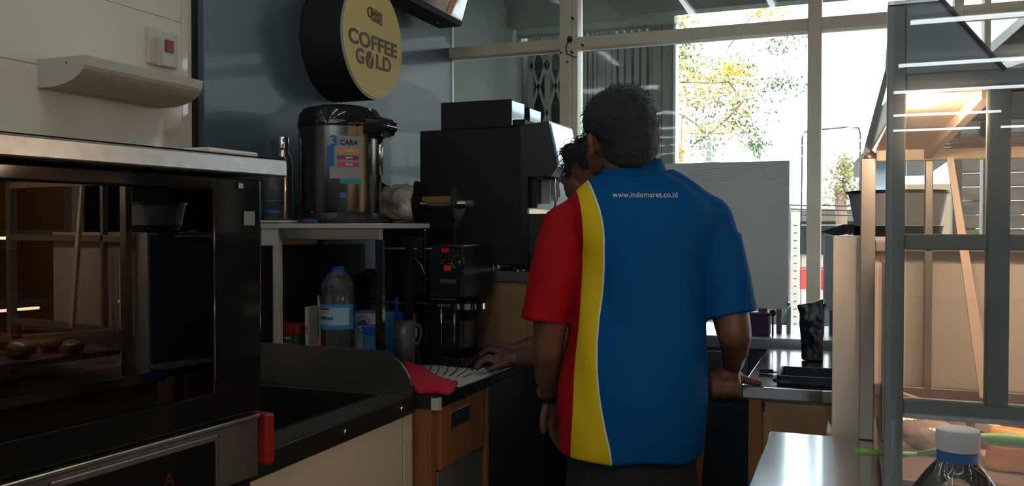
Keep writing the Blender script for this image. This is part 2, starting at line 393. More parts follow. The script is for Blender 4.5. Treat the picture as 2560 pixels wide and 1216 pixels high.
# far shops
sh = thing('far_shophouse', 'low far shophouse with dark porch and grey roof across the street', 'building', (0, 22, -.02))
MB().box(-3, 3.5, 22.4, 26, -.02, 1.75).build('wall', mat('pale_plaster', (.55, .45, .36), .9), sh)
MB().prism([(-3.4, 21.6, 1.65), (3.9, 21.6, 1.65), (3.9, 23.5, 2.05), (-3.4, 23.5, 2.05)], (0, 0, .08)).build('roof', mat('grey_roof', (.32, .30, .28), .9), sh)
for i in range(12): MB().box(-3 + i * .55, -2.93 + i * .55, 21.7, 21.78, -.02, 1.65).build('porch_post', mat('pale_post', (.6, .5, .4), .8), sh)
MB().box(-2, 3, 22.3, 22.39, .6, 1.4).build('porch_shade_sheet', dkb, sh)  # dark slab drawn for the shade inside the porch
bn = thing('roadside_banner', 'long red and orange banner stretched along the far roadside', 'banner', (0, 15, -.02))
MB().box(-1.4, -.45, 15, 15.03, .25, .62).build('banner_cloth', mat('banner_red', (.75, .03, .02), .6), bn)
MB().box(-.45, .5, 15, 15.03, .2, .66).build('banner_cloth', mat('banner_orange', (.8, .22, .03), .6), bn)
for x in (-1.4, -.45, .5): MB().box(x - .02, x + .02, 14.97, 15, -.02, .8).build('banner_post', black, bn)
wires = []
for i, (v0, v1) in enumerate(((498, 492), (520, 517), (505, 508))):
    p0 = ay(1700, v0, 14); p1 = ay(2600, v1, 14)
    tag(MB().tube([p0 + (p1 - p0) * t_ - Vector((0, 0, .12 * math.sin(math.pi * t_))) for t_ in [j / 8 for j in range(9)]], .012, 5).build('overhead_wire', black), ['highest of the dark wires crossing the street view', 'lowest of the dark wires crossing the street view', 'middle one of the dark wires crossing the street view'][i], 'wire', 'street wires')
# white ruler-marked banner stand
c = ay(1988, 530, 6)
t = thing('flag_banner', 'narrow white banner stand with small ruler-like marks behind the grey board', 'banner', (c.x, 6, -.02))
MB().box(c.x - .03, c.x + .03, 6, 6.012, .35, c.z, .004).build('banner_cloth', mat('banner_white', (.7, .72, .72), .6), t)
MB().box(c.x - .045, c.x - .033, 5.99, 6.02, -.02, c.z + .05).build('banner_pole', steeld, t)
mk = MB()
for i in range(18): mk.box(c.x - .005, c.x + .012, 5.997, 6.0, .45 + i * .05, .453 + i * .05)
mk.build('printed_marks', ink, t)
# motorbike parked outside
mbk = thing('parked_motorbike', 'dark parked motorbike seen between grey board and window post', 'motorbike', (-1.1, 7.6, -.02))
for x in (-1.5, -.4):
    o = MB().lathe([(.24, -.04), (.28, -.04), (.30, 0), (.28, .04), (.24, .04), (.24, -.04)], (x, 7.6, .28), 28, Matrix.Rotation(math.pi / 2, 4, 'X')).build('tyre', blackm, mbk, True)
    MB().lathe([(.03, -.03), (.24, -.015), (.24, .015), (.03, .03), (.03, -.03)], (x, 7.6, .28), 20, Matrix.Rotation(math.pi / 2, 4, 'X')).build('wheel_rim', steeld, mbk, True)
MB().loft([(.35, -1.0, 7.6, .40, .10), (.55, -1.0, 7.6, .48, .13), (.70, -.9, 7.6, .36, .11), (.76, -.85, 7.6, .3, .09)]).build('body', mat('bike_body', (.10, .12, .13), .25), mbk, True)
MB().box(-1.22, -.7, 7.5, 7.7, .74, .82, .03).build('seat', blackm, mbk)
MB().tube([(-1.5, 7.6, .3), (-1.35, 7.6, .9)], .03).build('fork', steeld, mbk, True)
MB().tube([(-1.37, 7.35, .98), (-1.33, 7.5, .93), (-1.33, 7.7, .93), (-1.37, 7.85, .98)], .014).build('handlebar', black, mbk, True)
MB().ell((-1.41, 7.6, .86), (.08, .1, .1)).build('headlight', chrome, mbk, True)
# neighbouring house to the right
hs = thing('neighbour_house', 'dark neighbouring house with weathered boards and gabled roof behind the display case', 'house', (1.0, 7, -.02))
bwall = mat('brown_board', (.12, .09, .075), .9, var=.4, vscale=3, stretch=(1, 1, 6))
gw = mat('blue_grey_wall', (.30, .36, .40), .7, var=.1)
MB().box(.04, .30, 7, 9, -.02, 1.77).build('side_wall', gw, hs)
for i in range(26):
    MB().box(.66 + (i % 3) * .004, 1.7, 7.0 - .01 * (i % 2), 7.08, -.02 + i * .1, .073 + i * .1, .003).build('board', bwall, hs)
MB().prism([(.66, 7.1, 2.30), (1.17, 7.1, 2.76), (1.7, 7.1, 2.35)], (0, 1.5, 0)).build('gable', bwall, hs)
MB().prism([(.60, 6.8, 2.24), (1.17, 6.8, 2.77), (1.78, 6.8, 2.28), (1.78, 6.8, 2.34), (1.17, 6.8, 2.84), (.58, 6.8, 2.30)], (0, 2, 0)).build('roof_edge', steeld, hs)
MB().prism([(-.01, 6.9, 1.76), (.05, 6.9, 1.83), (.62, 6.9, 1.83), (.62, 6.9, 1.76)], (0, 2, 0)).build('porch_roof', steeld, hs)
MB().box(.30, .32, 6.98, 7.02, -.02, 1.76).build('porch_post', white, hs)
MB().box(.32, .66, 6.99, 7.02, 1.20, 1.60).build('board', mat('tan_board', (.5, .38, .25), .9), hs)

# ================================================================== LEFT RUN: OVEN
ov = thing('convection_oven', 'large black convection oven with steel top lip and dark glass door', 'oven', (-1.0, 1.30, 0), -math.radians(4.7))
def OB(): return MB()
def ob(name, m, b, sm=False, par=None): return b.build(name, m, par or ov, sm, True)
W = .72
# shell: hollow box
ob('left_side', steeld, OB().box(-.60, -.03, -W, -W + .03, .80, 1.385))
ob('right_side', black, OB().box(-.60, -.03, -.03, 0, .80, 1.385))
ob('back_panel', steeld, OB().box(-.62, -.60, -W, 0, .80, 1.385))
ob('cavity_floor', sinksteel, OB().box(-.60, -.04, -W + .03, -.03, .955, .975))
ob('lip', steel, OB().box(-.62, .035, -W - .02, .030, 1.388, 1.418, .003))
ob('top_sheet', blackg, OB().box(-.62, .025, -W - .01, .022, 1.4182, 1.421))
# door: black glass surround + window
d = ob('door', blackg, OB().box(-.03, 0, -.115, 0, .965, 1.383, .003).box(-.03, 0, -W, -W + .08, .965, 1.383, .003).box(-.03, 0, -W + .08, -.115, .965, 1.015, .003).box(-.03, 0, -W + .08, -.115, 1.36, 1.383, .003))
ob('door_glass', darkglass, OB().box(-.012, -.002, -W + .081, -.116, 1.016, 1.359), par=d)
ob('hinge_label', steeld, OB().box(.0005, .002, -.045, -.018, 1.30, 1.325), par=d)
ob('hinge_pin', chrome, OB().box(.001, .004, -.06, -.048, 1.365, 1.374), par=d)
for i in range(5):
    z = 1.03 + i * .065; r = OB()
    for y in (-W + .06, -.10): r.tube([(-.56, y, z), (-.05, y, z)], .003, 6)
    for q in range(9): r.tube([(-.55 + q * .06, -W + .05, z), (-.55 + q * .06, -.09, z)], .0018, 5)
    ob('wire_rack', chrome, r)
breadm = mat('baked_bread', (.45, .22, .07), .6, var=.3, vscale=20)
for i, z in enumerate((1.035, 1.165)):
    tr_ = ob('baking_tray', sinksteel, OB().box(-.50, -.10, -.60, -.15, z, z + .012, .004))
ob('control_panel', steeld, OB().box(-.03, -.004, -W, -.005, .845, .955, .003))
ob('panel_edge', steel, OB().box(-.03, .008, -W, -.012, .953, .961, .002))
ob('display_surround', steeld, OB().box(-.004, -.0005, -.42, -.105, .850, .944, .003))
ob('display', blackg, OB().box(-.0005, .001, -.41, -.115, .857, .934, .001))
redled = mat('red_led', (.3, 0, 0), .5, emit=(1, .03, .02), estr=1.2)
reddim = mat('red_led_dim', (.05, .002, .002), .5, emit=(.6, .03, .02), estr=.006)
ob('dial', steeld, OB().cyl((0, -.415, .872), (.014, -.415, .872), .036, .034, 32), 'auto')
ob('dial_face', black, OB().cyl((.014, -.415, .872), (.016, -.415, .872), .026, .026, 32), 'auto')
text('88', .022, PX(Vector((.017, -.412, .864))), redled, ov, 'red_digits', local=True, off=.0004)
text('A', .032, PX(Vector((.0016, -.215, .892))), reddim, ov, 'red_symbol', local=True)
ob('indicator_lamp', mat('red_dim2', (.2, .02, .015), .4), OB().ell((.002, -.285, .888), (.002, .005, .005)))
ob('corner_cap', redp, OB().box(-.05, .012, -.004, .020, .865, .957, .004))
ob('stand_frame', sinksteel, OB().box(-.58, -.02, -W + .01, -.06, .80, .845, .004))
for x in (-.56, -.06):
    for y in (-W + .03, -.10): ob('leg', sinksteel, OB().box(x - .02, x + .02, y - .02, y + .02, 0, .80))
c = az(580, 372, 1.425)
tag(MB().box(-1.06, -1.005, 1.17, 1.30, 1.4225, 1.4315, .003).build('white_flat_box', white), 'small pale flat lid lying on the right end of the oven top', 'box')

# ------------------------------------------------------------------ sink unit
sk = thing('sink_unit', 'cream sink cabinet with stainless steel top screwed along its black front band', 'sink', (-1.38, 1.7, 0))
MB().box(-1.658, -1.10, 1.36, 2.03, .02, .655).box(-1.658, -1.60, 1.36, 2.03, .655, .80).box(-1.16, -1.10, 1.36, 2.03, .655, .80).build('cabinet_body', creamd, sk)
b = MB()   # rim of the top around the basin
b.box(-1.658, -1.58, 1.36, 2.04, .838, .85); b.box(-1.175, -1.08, 1.36, 2.04, .838, .85)
b.box(-1.58, -1.175, 1.36, 1.40, .838, .85); b.box(-1.58, -1.175, 2.005, 2.04, .838, .85)
b.build('sink_top', sinksteel, sk)
bb = MB(); bb.box(-1.585, -1.575, 1.395, 2.01, .66, .8505); bb.box(-1.18, -1.17, 1.395, 2.01, .66, .8505); bb.box(-1.585, -1.17, 1.395, 1.405, .66, .8505); bb.box(-1.585, -1.17, 2.0, 2.01, .66, .8505); bb.box(-1.58, -1.175, 1.4, 2.005, .66, .665)
bb.build('basin', mat('dark_basin', (.008, .008, .008), .6), sk)
MB().box(-1.092, -1.078, 1.36, 2.038, .805, .853, .002).build('front_band', mat('dark_band', (.035, .033, .032), .3, .3), sk)
for y in (1.43, 1.703, 1.968):
    MB().cyl((-1.079, y, .828), (-1.0755, y, .828), .0075, .006, 14).build('screw', chrome, sk, 'auto')
MB().box(-1.10, -1.086, 1.37, 1.985, .05, .802, .002).build('door', creamd, sk)
MB().box(-1.10, -1.084, 1.990, 2.036, .02, .802, .002).build('cabinet_stile', creamd, sk)
pts = [(-1.657, 2.036, .852), (-1.657, 2.036, .966), (-1.20, 2.036, .966)] + [(-1.20 + .115 * math.sin(a), 2.036, .851 + .115 * math.cos(a)) for a in [math.pi / 2 * i / 8 for i in range(1, 9)]]
MB().prism(pts, (0, .008, 0)).build('splash_guard', sinksteel, sk)

# ------------------------------------------------------------------ drinks counter
dc = thing('drinks_counter', 'orange wood drinks counter with dark steel worktop left of the standing man', 'counter', (-1.35, 2.7, 0))
MB().box(-1.658, -1.015, 2.046, 3.42, .815, .85, .003).build('worktop', mat('dark_worktop', (.045, .042, .042), .35, .5, var=.15), dc)
MB().box(-1.035, -1.012, 2.0455, 2.066, .812, .846, .002).build('worktop_end_cap', offwhite, dc)
MB().box(-1.658, -1.04, 2.05, 3.40, .02, .814).build('cabinet_body', wood, dc)
MB().box(-1.045, -1.035, 2.048, 2.075, .02, .812, .001).build('cabinet_stile', wood, dc)
dr = MB(); dr.box(-1.04, -1.022, 2.078, 2.375, .645, .812, .002); dro = dr.build('drawer', wood, dc)
hh = MB().box(-1.023, -1.019, 2.135, 2.262, .745, .79, .001); ho = hh.build('recessed_handle', steel, dro)
MB().box(-1.0195, -1.0188, 2.14, 2.257, .750, .780).build('handle_recess', mat('recess_grey', (.10, .10, .09), .4, .7), dro)
MB().box(-1.04, -1.03, 2.078, 2.375, .05, .640, .002).build('door', mat('grey_door', (.16, .15, .13), .5), dc)
MB().box(-1.04, -1.018, 2.378, 2.398, .02, .812, .002).build('cabinet_stile', wood, dc)
MB().box(-1.04, -1.024, 2.40, 2.70, .05, .812, .002).build('door', mat('dark_brown_door', (.05, .035, .028), .5), dc)
MB().box(-1.04, -1.024, 2.705, 3.40, .05, .812, .002).build('door', mat('dark_brown_door', (.05, .035, .028), .5), dc)

MB().box(-1.659, -1.650, 2.05, 2.74, .851, 1.235, .001).build('wall_shade_panel', blackm, wl)  # black sheet added for the deep shade on the wall behind the stand
# raised box for the coffee machine
rb = thing('raised_plinth', 'tan wooden plinth with grey slab top under the black coffee machine', 'plinth', (-1.3, 3.05, .85))
MB().box(-1.64, -.99, 2.76, 3.40, .852, 1.108).build('plinth_body', woodlt, rb)
MB().box(-1.655, -.972, 2.745, 3.42, 1.108, 1.142, .003).build('slab_top', mat('grey_slab', (.10, .10, .10), .5), rb)
MB().box(-1.215, -1.03, 2.754, 2.76, .86, 1.09, .003).build('front_panel', woodlt, rb)
MB().box(-1.222, -1.216, 2.7535, 2.76, .99, 1.085).build('panel_gap', blackm, rb)

# coffee machine
cm = thing('coffee_machine', 'tall black coffee machine with touchscreen and two bean hoppers on the plinth', 'coffee machine', (-1.27, 3.0, 1.142))
MB().box(-1.46, -1.07, 2.80, 3.20, 1.160, 1.640, .006).build('body', blackm, cm)
for x in (-1.43, -1.10):
    for y in (2.83, 3.17): MB().cyl((x, y, 1.142), (x, y, 1.162), .018).build('foot', black, cm, True)
MB().box(-1.375, -1.105, 2.80, 2.925, 1.640, 1.737, .003).build('bean_hopper', blackm, cm)
gl = mat('mirror_gloss', (.55, .60, .62), .06, 1.0)
h = MB().box(-1.1048, -1.102, 2.803, 2.922, 1.645, 1.733, .002).build('hopper_front', gl, cm)
MB().box(-1.36, -1.105, 2.975, 3.10, 1.640, 1.730, .003).build('bean_hopper', blackm, cm)
MB().box(-1.1048, -1.102, 2.978, 3.097, 1.645, 1.726, .002).build('hopper_front', gl, cm)
MB().box(-1.10, -1.055, 2.80, 3.10, 1.640, 1.665, .003).build('top_ledge', blackm, cm)
# head with tilted screen
MB().prism([(-1.07, 2.80, 1.645), (-.968, 2.80, 1.655), (-.935, 2.80, 1.500), (-.96, 2.80, 1.467), (-1.07, 2.80, 1.467)], (0, .26, 0)).build('head', black, cm)
scr = mat('touchscreen_sky_glow', (.3, .4, .45), .08, .5, emit=(.42, .72, .85), estr=.55)  # emission stands in for sky reflected in the screen
MB().prism([(-.9655, 2.812, 1.648), (-.934, 2.812, 1.508), (-.934, 3.045, 1.508), (-.9655, 3.045, 1.648)], (.003, 0, .0006)).build('touchscreen', scr, cm)
gled = mat('green_led', (0, .3, 0), .5, emit=(.15, 1, .1), estr=2)
ld = MB()
for i in range(4): ld.box(-.9335, -.932, 2.865 + i * .022, 2.878 + i * .022, 1.490, 1.495)
ld.build('status_lamps', gled, cm)
MB().box(-1.07, -1.02, 2.83, 3.17, 1.36, 1.467).build('spout_housing', black, cm)
MB().box(-1.068, -1.062, 2.84, 3.16, 1.22, 1.46).build('splash_mirror', gl, cm)
MB().box(-1.055, -.985, 2.87, 2.875, 1.375, 1.462, .001).build('pale_reflection_plate', mat('reflection_ivory', (.45, .45, .40), .4), cm)  # pale plate painted in place of a whitish reflection under the head
MB().box(-.983, -.958, 2.87, 2.875, 1.385, 1.462, .001).build('blue_side_plate', mat('blue_plate', (.25, .33, .38), .3), cm)
MB().cyl((-1.0, 2.95, 1.40), (-1.0, 2.95, 1.467), .022).build('spout', black, cm, True)
MB().tube([(-.965, 2.85, 1.467), (-.962, 2.85, 1.44), (-.960, 2.85, 1.38), (-.968, 2.85, 1.34)], .004).build('steam_wand', chrome, cm, True)
MB().box(-1.07, -.93, 2.81, 3.19, 1.155, 1.20, .004).build('drip_tray', black, cm)
MB().box(-1.07, -1.045, 2.80, 2.82, 1.16, 1.467).build('front_column', black, cm)
MB().box(-1.06, -.94, 2.81, 2.816, 1.20, 1.34, .002).build('lower_side_cover', mat('charcoal_plate', (.02, .022, .024), .4), cm)

def ringlid(x, y, z, r, h, lab, grp=None):
    o = MB().lathe([(0, 0), (r, 0), (r, h * .45), (r * .93, h * .5), (r * .93, h), (0, h)], (x, y, z), 28).build('chrome_ring_disc', chrome, None, 'auto')
    return tag(o, lab, 'lid', grp)
c = ay(1233, 672, 2.775); ringlid(c.x, 2.775, 1.1425, .030, .022, 'round chrome jar lid on the plinth edge before the coffee machine')
c = ay(1298, 672, 2.775); ringlid(c.x, 2.772, 1.1425, .024, .007, 'flat chrome disc beside the front foot of the coffee machine')

# ------------------------------------------------------------------ cup sealing machine
cs = thing('cup_sealer', 'black cup sealing machine with film roll on top and red displays', 'sealer', (-1.30, 2.55, .85))
MB().box(-1.42, -1.13, 2.46, 2.70, .852, .885, .006).build('base', black, cs)
MB().box(-1.44, -1.27, 2.482, 2.70, 1.065, 1.290, .008).build('body', blackg, cs)
MB().box(-1.26, -1.135, 2.47, 2.70, 1.07, 1.24, .006).build('control_housing', black, cs)
MB().box(-1.44, -1.24, 2.462, 2.48, 1.224, 1.229, .001).build('chrome_strip', chrome, cs)
MB().tube([(-1.345 + .075 * math.cos(a), 2.476, 1.12 + .085 * math.sin(a)) for a in [.25 + .12 * i for i in range(9)]], .003, 6).build('chrome_arc', steel, cs, True)
MB().box(-1.46, -1.23, 2.45, 2.70, 1.045, 1.062, .004).build('tray_shelf', blackg, cs)
MB().box(-1.45, -1.25, 2.4475, 2.450, 1.052, 1.056).build('shelf_edge', steel, cs)
for x in (-1.40, -1.25): MB().box(x - .02, x + .02, 2.50, 2.68, .885, 1.05, .004).build('column', black, cs)
for x in (-1.222, -1.176): MB().cyl((x, 2.49, .885), (x, 2.49, 1.07), .004, n=10).build('guide_rod', chrome, cs, True)
MB().box(-1.23, -1.15, 2.50, 2.60, .90, 1.0, .01).build('cup_lift', mat('dark_brown_metal', (.04, .035, .03), .4, .5), cs)
c = ay(1160, 767, 2.44)
MB().lathe([(.05, -.008), (.056, -.008), (.056, .010), (.050, .010), (.050, -.008)], (c.x, 2.47, c.z), 32).build('cup_ring', chrome, cs, 'auto')
MB().box(c.x - .10, c.x - .05, 2.455, 2.49, c.z - .006, c.z + .004, .001).build('ring_bracket', steeld, cs)
# control face (faces the camera side)
Y0 = 2.4695
rd = mat('red_display', (.2, 0, 0), .4, emit=(.8, .01, .01), estr=.12)
a = ay(1104, 621, Y0); b_ = ay(1122, 631, Y0)
MB().box(a.x, b_.x, Y0 - .001, Y0, b_.z, a.z).build('temperature_display', rd, cs)
a = ay(1111, 665, Y0); b_ = ay(1128, 677, Y0)
MB().box(a.x - .002, b_.x + .001, Y0 - .001, Y0, b_.z - .001, a.z + .002).build('switch_frame', steel, cs)
MB().box(a.x + .001, b_.x - .001, Y0 - .004, Y0, b_.z, a.z, .0008).build('rocker_switch', mat('red_switch', (.5, .01, .01), .3, emit=(1, .02, .01), estr=.10), cs)
for u in (1100, 1119):
    a = ay(u, 659, Y0); MB().box(a.x, a.x + .011, Y0 - .001, Y0, a.z - .002, a.z + .002).build('printed_mark', steeld, cs)
    MB().ell(ay(u + 5, 651, Y0), .0015, 1).build('indicator_lamp', white, cs)
c = ay(1148, 655, Y0)
MB().cyl((c.x, Y0, c.z), (c.x, Y0 - .012, c.z), .021, .019, 28).build('dial', black, cs, 'auto')
MB().tube([(c.x + .020 * math.cos(a), Y0 - .013, c.z + .020 * math.sin(a)) for a in [math.pi * .5 + .25 * i for i in range(13)]], .0012, 6).build('dial_ring', steel, cs, True)
MB().ell((c.x + .008, Y0 - .014, c.z), (.003, .003, .006), 1).build('dial_pointer', chrome, cs)
a = ay(1100, 698, Y0)
MB().box(a.x, a.x + .058, Y0 - .0015, Y0, a.z - .013, a.z).build('maker_plate', steeld, cs)
MB().box(-1.245, -1.16, 2.462, 2.47, 1.066, 1.069).build('chrome_strip', steel, cs)
for u, v in ((1084, 736), (1084, 785)):
    MB().ell(ay(u, v, 2.462), .003, 1).build('screw_head', chrome, cs)
# film roll on spindle
rc = ay(1015, 512, 2.55); film = mat('film_wrap', (.62, .55, .44), .25, .1, var=.6, vscale=18, bump=1.0, bscale=35)
fx0 = ay(968, 512, 2.55).x; fx1 = ay(1052, 512, 2.55).x; zc = rc.z
fr = MB(); fr.lathe([(0, 0), (.058, 0), (.066, .03), (.068, .07), (.062, fx1 - fx0), (0, fx1 - fx0)], (fx0, 2.55, zc), 36, Matrix.Rotation(math.pi / 2, 4, 'Y'))
bmesh.ops.subdivide_edges(fr.bm, edges=fr.bm.edges[:], cuts=2, use_grid_fill=True)
for v in fr.bm.verts: v.co += Vector((0, v.co.y - 2.55, v.co.z - zc)).normalized() * (.010 * noise.noise(v.co * 40) + .005 * noise.noise(v.co * 90))
fo = fr.build('film_roll', film, cs, True)
MB().cyl((fx0 - .01, 2.55, zc), (-1.14, 2.55, zc), .012).build('spindle', steeld, cs, True)
def flange(x, z, r, nm):
    pts = []
    for i in range(60):
        a = 2 * math.pi * i / 60 + .5; rr = r * (1 + .30 * max(0, math.cos(3 * a / 1.0)) ** 3); pts.append((x, 2.55 + rr * math.cos(a), z + rr * math.sin(a)))
    o = MB().prism(pts, (.008, 0, 0)).build(nm, black, cs); return o
flange(fx1, zc, .066, 'roll_flange'); flange(fx0 - .008, zc + .005, .060, 'roll_flange')
MB().cyl((fx1 + .008, 2.55, zc), (fx1 + .03, 2.55, zc), .022, .016).build('spool_knob', blackg, cs, 'auto')
MB().cyl((fx1 + .01, 2.55, zc + .01), (-1.195, 2.55, zc + .01), .016, .016, 28).build('paper_core', mat('gold_core', (.24, .14, .03), .5), cs, 'auto')
flange(-1.195, zc, .050, 'roll_flange')
MB().cyl((-1.187, 2.55, zc), (-1.16, 2.55, zc), .017, .012).build('end_knob', chrome, cs, 'auto')
for x in (fx0 - .012, -1.205): MB().box(x, x + .010, 2.54, 2.58, 1.22, zc + .01, .002).build('roll_bracket', black, cs)
MB().box(-1.345, -1.33, 2.50, 2.504, 1.235, 1.285).build('film_strip', steeld, cs)

# ------------------------------------------------------------------ steel stand with vacuum flask
st = thing('steel_stand', 'small steel stand with pale top board under the vacuum flask', 'stand', (-1.45, 2.28, .85))
MB().box(-1.648, -1.234, 2.14, 2.435, 1.291, 1.306, .002).build('top_board', mat('pale_board', (.50, .48, .42), .6), st)
MB().box(-1.58, -1.245, 2.145, 2.165, 1.258, 1.291, .002).build('front_apron', steel, st)
MB().box(-1.65, -1.59, 2.145, 2.165, 1.24, 1.291, .001).build('side_apron', offwhite, st)
MB().box(-1.648, -1.632, 2.17, 2.43, 1.24, 1.291).build('side_apron', offwhite, st)
for x, y, m_ in ((-1.612, 2.148, offwhite), (-1.262, 2.148, blackg), (-1.64, 2.41, blackm), (-1.31, 2.41, blackm)):
    MB().box(x, x + .022, y, y + .02, .851, 1.258, .002).build('leg', m_, st)
mt = MB()
for i in range(9): mt.cyl((-1.652 + i * .009, 2.139, 1.3108), (-1.646 + i * .009, 2.27, 1.3108), .0045, n=8)
tag(mt.build('woven_mat', mat('mat_weave', (.5, .48, .42), .9), None, True), 'rolled pale woven mat at the left end of the steel stand', 'mat')

fk = thing('vacuum_flask', 'large steel pump vacuum flask with black lid and colourful sticker', 'flask', (-1.465, 2.30, 1.306))
fcx, fcy = -1.462, 2.285
flsteel = mat('flask_steel', (.16, .155, .14), .22, 1.0, bump=.01, bscale=200, stretch=(1, 1, 10))
MB().lathe([(.0, 0), (.128, 0), (.130, .012), (.126, .03), (0, .03)], (fcx, fcy, 1.307), 48).build('base_ring', black, fk, 'auto')
MB().lathe([(.0, .03), (.121, .03), (.123, .04), (.123, .29), (.0, .29)], (fcx, fcy, 1.307), 64).build('steel_body', flsteel, fk, 'auto')
MB().lathe([(.0, .285), (.127, .285), (.128, .30), (.124, .325), (.112, .343), (.08, .352), (0, .356)], (fcx, fcy, 1.307), 48).build('lid', blackg, fk, 'auto')
MB().box(fcx - .138, fcx - .10, fcy - .03, fcy + .03, 1.315, 1.62, .015).build('back_spine', black, fk, 'auto')
# spout head reaching to the right
sp = MB(); sp.prism([(fcx + .05, fcy - .05, 1.64), (fcx + .18, fcy - .05, 1.615), (fcx + .19, fcy - .05, 1.595), (fcx + .185, fcy - .05, 1.575), (fcx + .15, fcy - .05, 1.560), (fcx + .09, fcy - .05, 1.565), (fcx + .06, fcy - .05, 1.60)], (0, .08, 0))
bmesh.ops.bevel(sp.bm, geom=sp.bm.edges[:], offset=.010, segments=3, affect='EDGES'); sp.build('spout_head', blackg, fk, 'auto')
MB().cyl((fcx + .145, fcy - .01, 1.45), (fcx + .145, fcy - .01, 1.58), .008).build('spout_tube', chrome, fk, True)
# sticker following the curved body
def wrap(parent, name, m, cx, cy, r, a0, a1, z0, z1, n=14):
    bm = bmesh.new(); a_ = []
    for i in range(n + 1):
        a = a0 + (a1 - a0) * i / n; a_.append((bm.verts.new((cx + r * math.cos(a), cy + r * math.sin(a), z0)), bm.verts.new((cx + r * math.cos(a), cy + r * math.sin(a), z1))))
    for p, q in zip(a_, a_[1:]): bm.faces.new((p[0], q[0], q[1], p[1]))
    me = bpy.data.meshes.new(name); bm.to_mesh(me); bm.free(); me.materials.append(m); me.shade_smooth()
    o = bpy.data.objects.new(name, me); COL.objects.link(o); adopt(o, parent); return o
R = math.radians
for (nm, col, a0, a1, z0, z1) in (('sticker_sheet', (.30, .32, .33), -72, -28, .13, .255), ('sticker_blue_edge', (.02, .12, .35), -76, -66, .165, .225), ('sticker_orange_band', (.8, .25, .08), -62, -32, .205, .218), ('sticker_maroon_band', (.30, .04, .12), -62, -32, .185, .198), ('sticker_red_band', (.62, .05, .10), -62, -32, .165, .178), ('sticker_teal_band', (.02, .30, .30), -58, -28, .115, .130), ('blue_mark', (.02, .15, .45), -58, -50, .075, .088)):
    wrap(fk, nm, mat(nm, col, .5), fcx, fcy, .1238 + (.0006 if 'sheet' not in nm else 0), R(a0), R(a1), 1.307 + z0, 1.307 + z1)
def wtext(s, size, cx, cy, r, ang, z, m, parent, name, off=.0005):
    o = text(s, size, Matrix.Identity(4), m, parent, name, off=off, ext=.0003)
    for v in o.data.vertices:
        a = ang + v.co.x / r; rr = r + v.co.z; v.co = Vector((cx + rr * math.cos(a), cy + rr * math.sin(a), z + v.co.y))
wtext('3', .045, fcx, fcy, .1250, R(-66), 1.307 + .238, mat('blue_numeral', (.02, .10, .40), .5), fk, 'printed_numeral', .001)
wtext('CARA', .020, fcx, fcy, .1250, R(-46), 1.307 + .235, ink, fk, 'printed_word')
for zz, s_ in ((.2115, 'tekan'), (.1915, 'putar'), (.1715, 'tuang')): wtext(s_, .010, fcx, fcy, .1255, R(-46), 1.307 + zz, white, fk, 'printed_word')

# bottle (steel shaker) and frosted measuring cup
t = thing('steel_shaker', 'clear shaker bottle with silver cap in front of the vacuum flask', 'bottle', (-1.622, 2.235, 1.306))
MB().lathe([(0, 0), (.028, 0), (.030, .01), (.030, .165), (.027, .19), (.018, .212), (.016, .22), (0, .22)], (-1.637, 2.236, 1.3155), 36).build('bottle_body', mat('amber_steel', (.5, .42, .36), .15, .9), t, 'auto')
cp = MB()
cp.lathe([(0, .215), (.0175, .215), (.019, .22), (.019, .25), (.017, .255), (0, .255)], (-1.637, 2.236, 1.3155), 24); cp.build('cap', chrome, t, 'auto')
t = thing('measuring_cup', 'frosted plastic cup with blue bands at the left end of the steel stand', 'cup', (-1.635, 2.17, 1.306))
MB().lathe([(.001, .003), (.027, .003), (.031, .19), (.033, .19), (.029, 0), (0, 0)], (-1.625, 2.172, 1.3155), 32).build('cup_body', frost, t, True)
wrap(t, 'blue_band', blue, -1.625, 2.172, .0318, R(-175), R(-5), 1.338, 1.346, 20)
wrap(t, 'blue_band', blue, -1.625, 2.172, .0325, R(-100), R(-5), 1.372, 1.376, 20)
# blue little dispenser
c = ay(782, 530, 2.17)
t = thing('blue_dispenser', 'small blue plastic tool with red label lying before the vacuum flask', 'dispenser', (c.x, 2.17, 1.306))
MB().box(c.x - .024, c.x + .026, 2.155, 2.185, 1.3065, 1.319, .003).build('body', blue, t)
MB().box(c.x - .004, c.x + .004, 2.163, 2.175, 1.318, 1.343, .002).build('stem', blue, t)
MB().box(c.x + .010, c.x + .018, 2.16, 2.18, 1.318, 1.325, .002).build('knob', blue, t)
MB().box(c.x - .018, c.x + .010, 2.1538, 2.155, 1.3085, 1.3155).build('red_label', redp, t)
c0 = ay(905, 540, 2.16); 
tag(MB().tube([(c.x + .03, 2.17, 1.309), (c.x + .06, 2.16, 1.311), (c.x + .085, 2.17, 1.325), (c.x + .09, 2.178, 1.345)], .0015, 6).build('thin_cord', black), 'thin dark cord curling at the foot of the vacuum flask', 'cord')

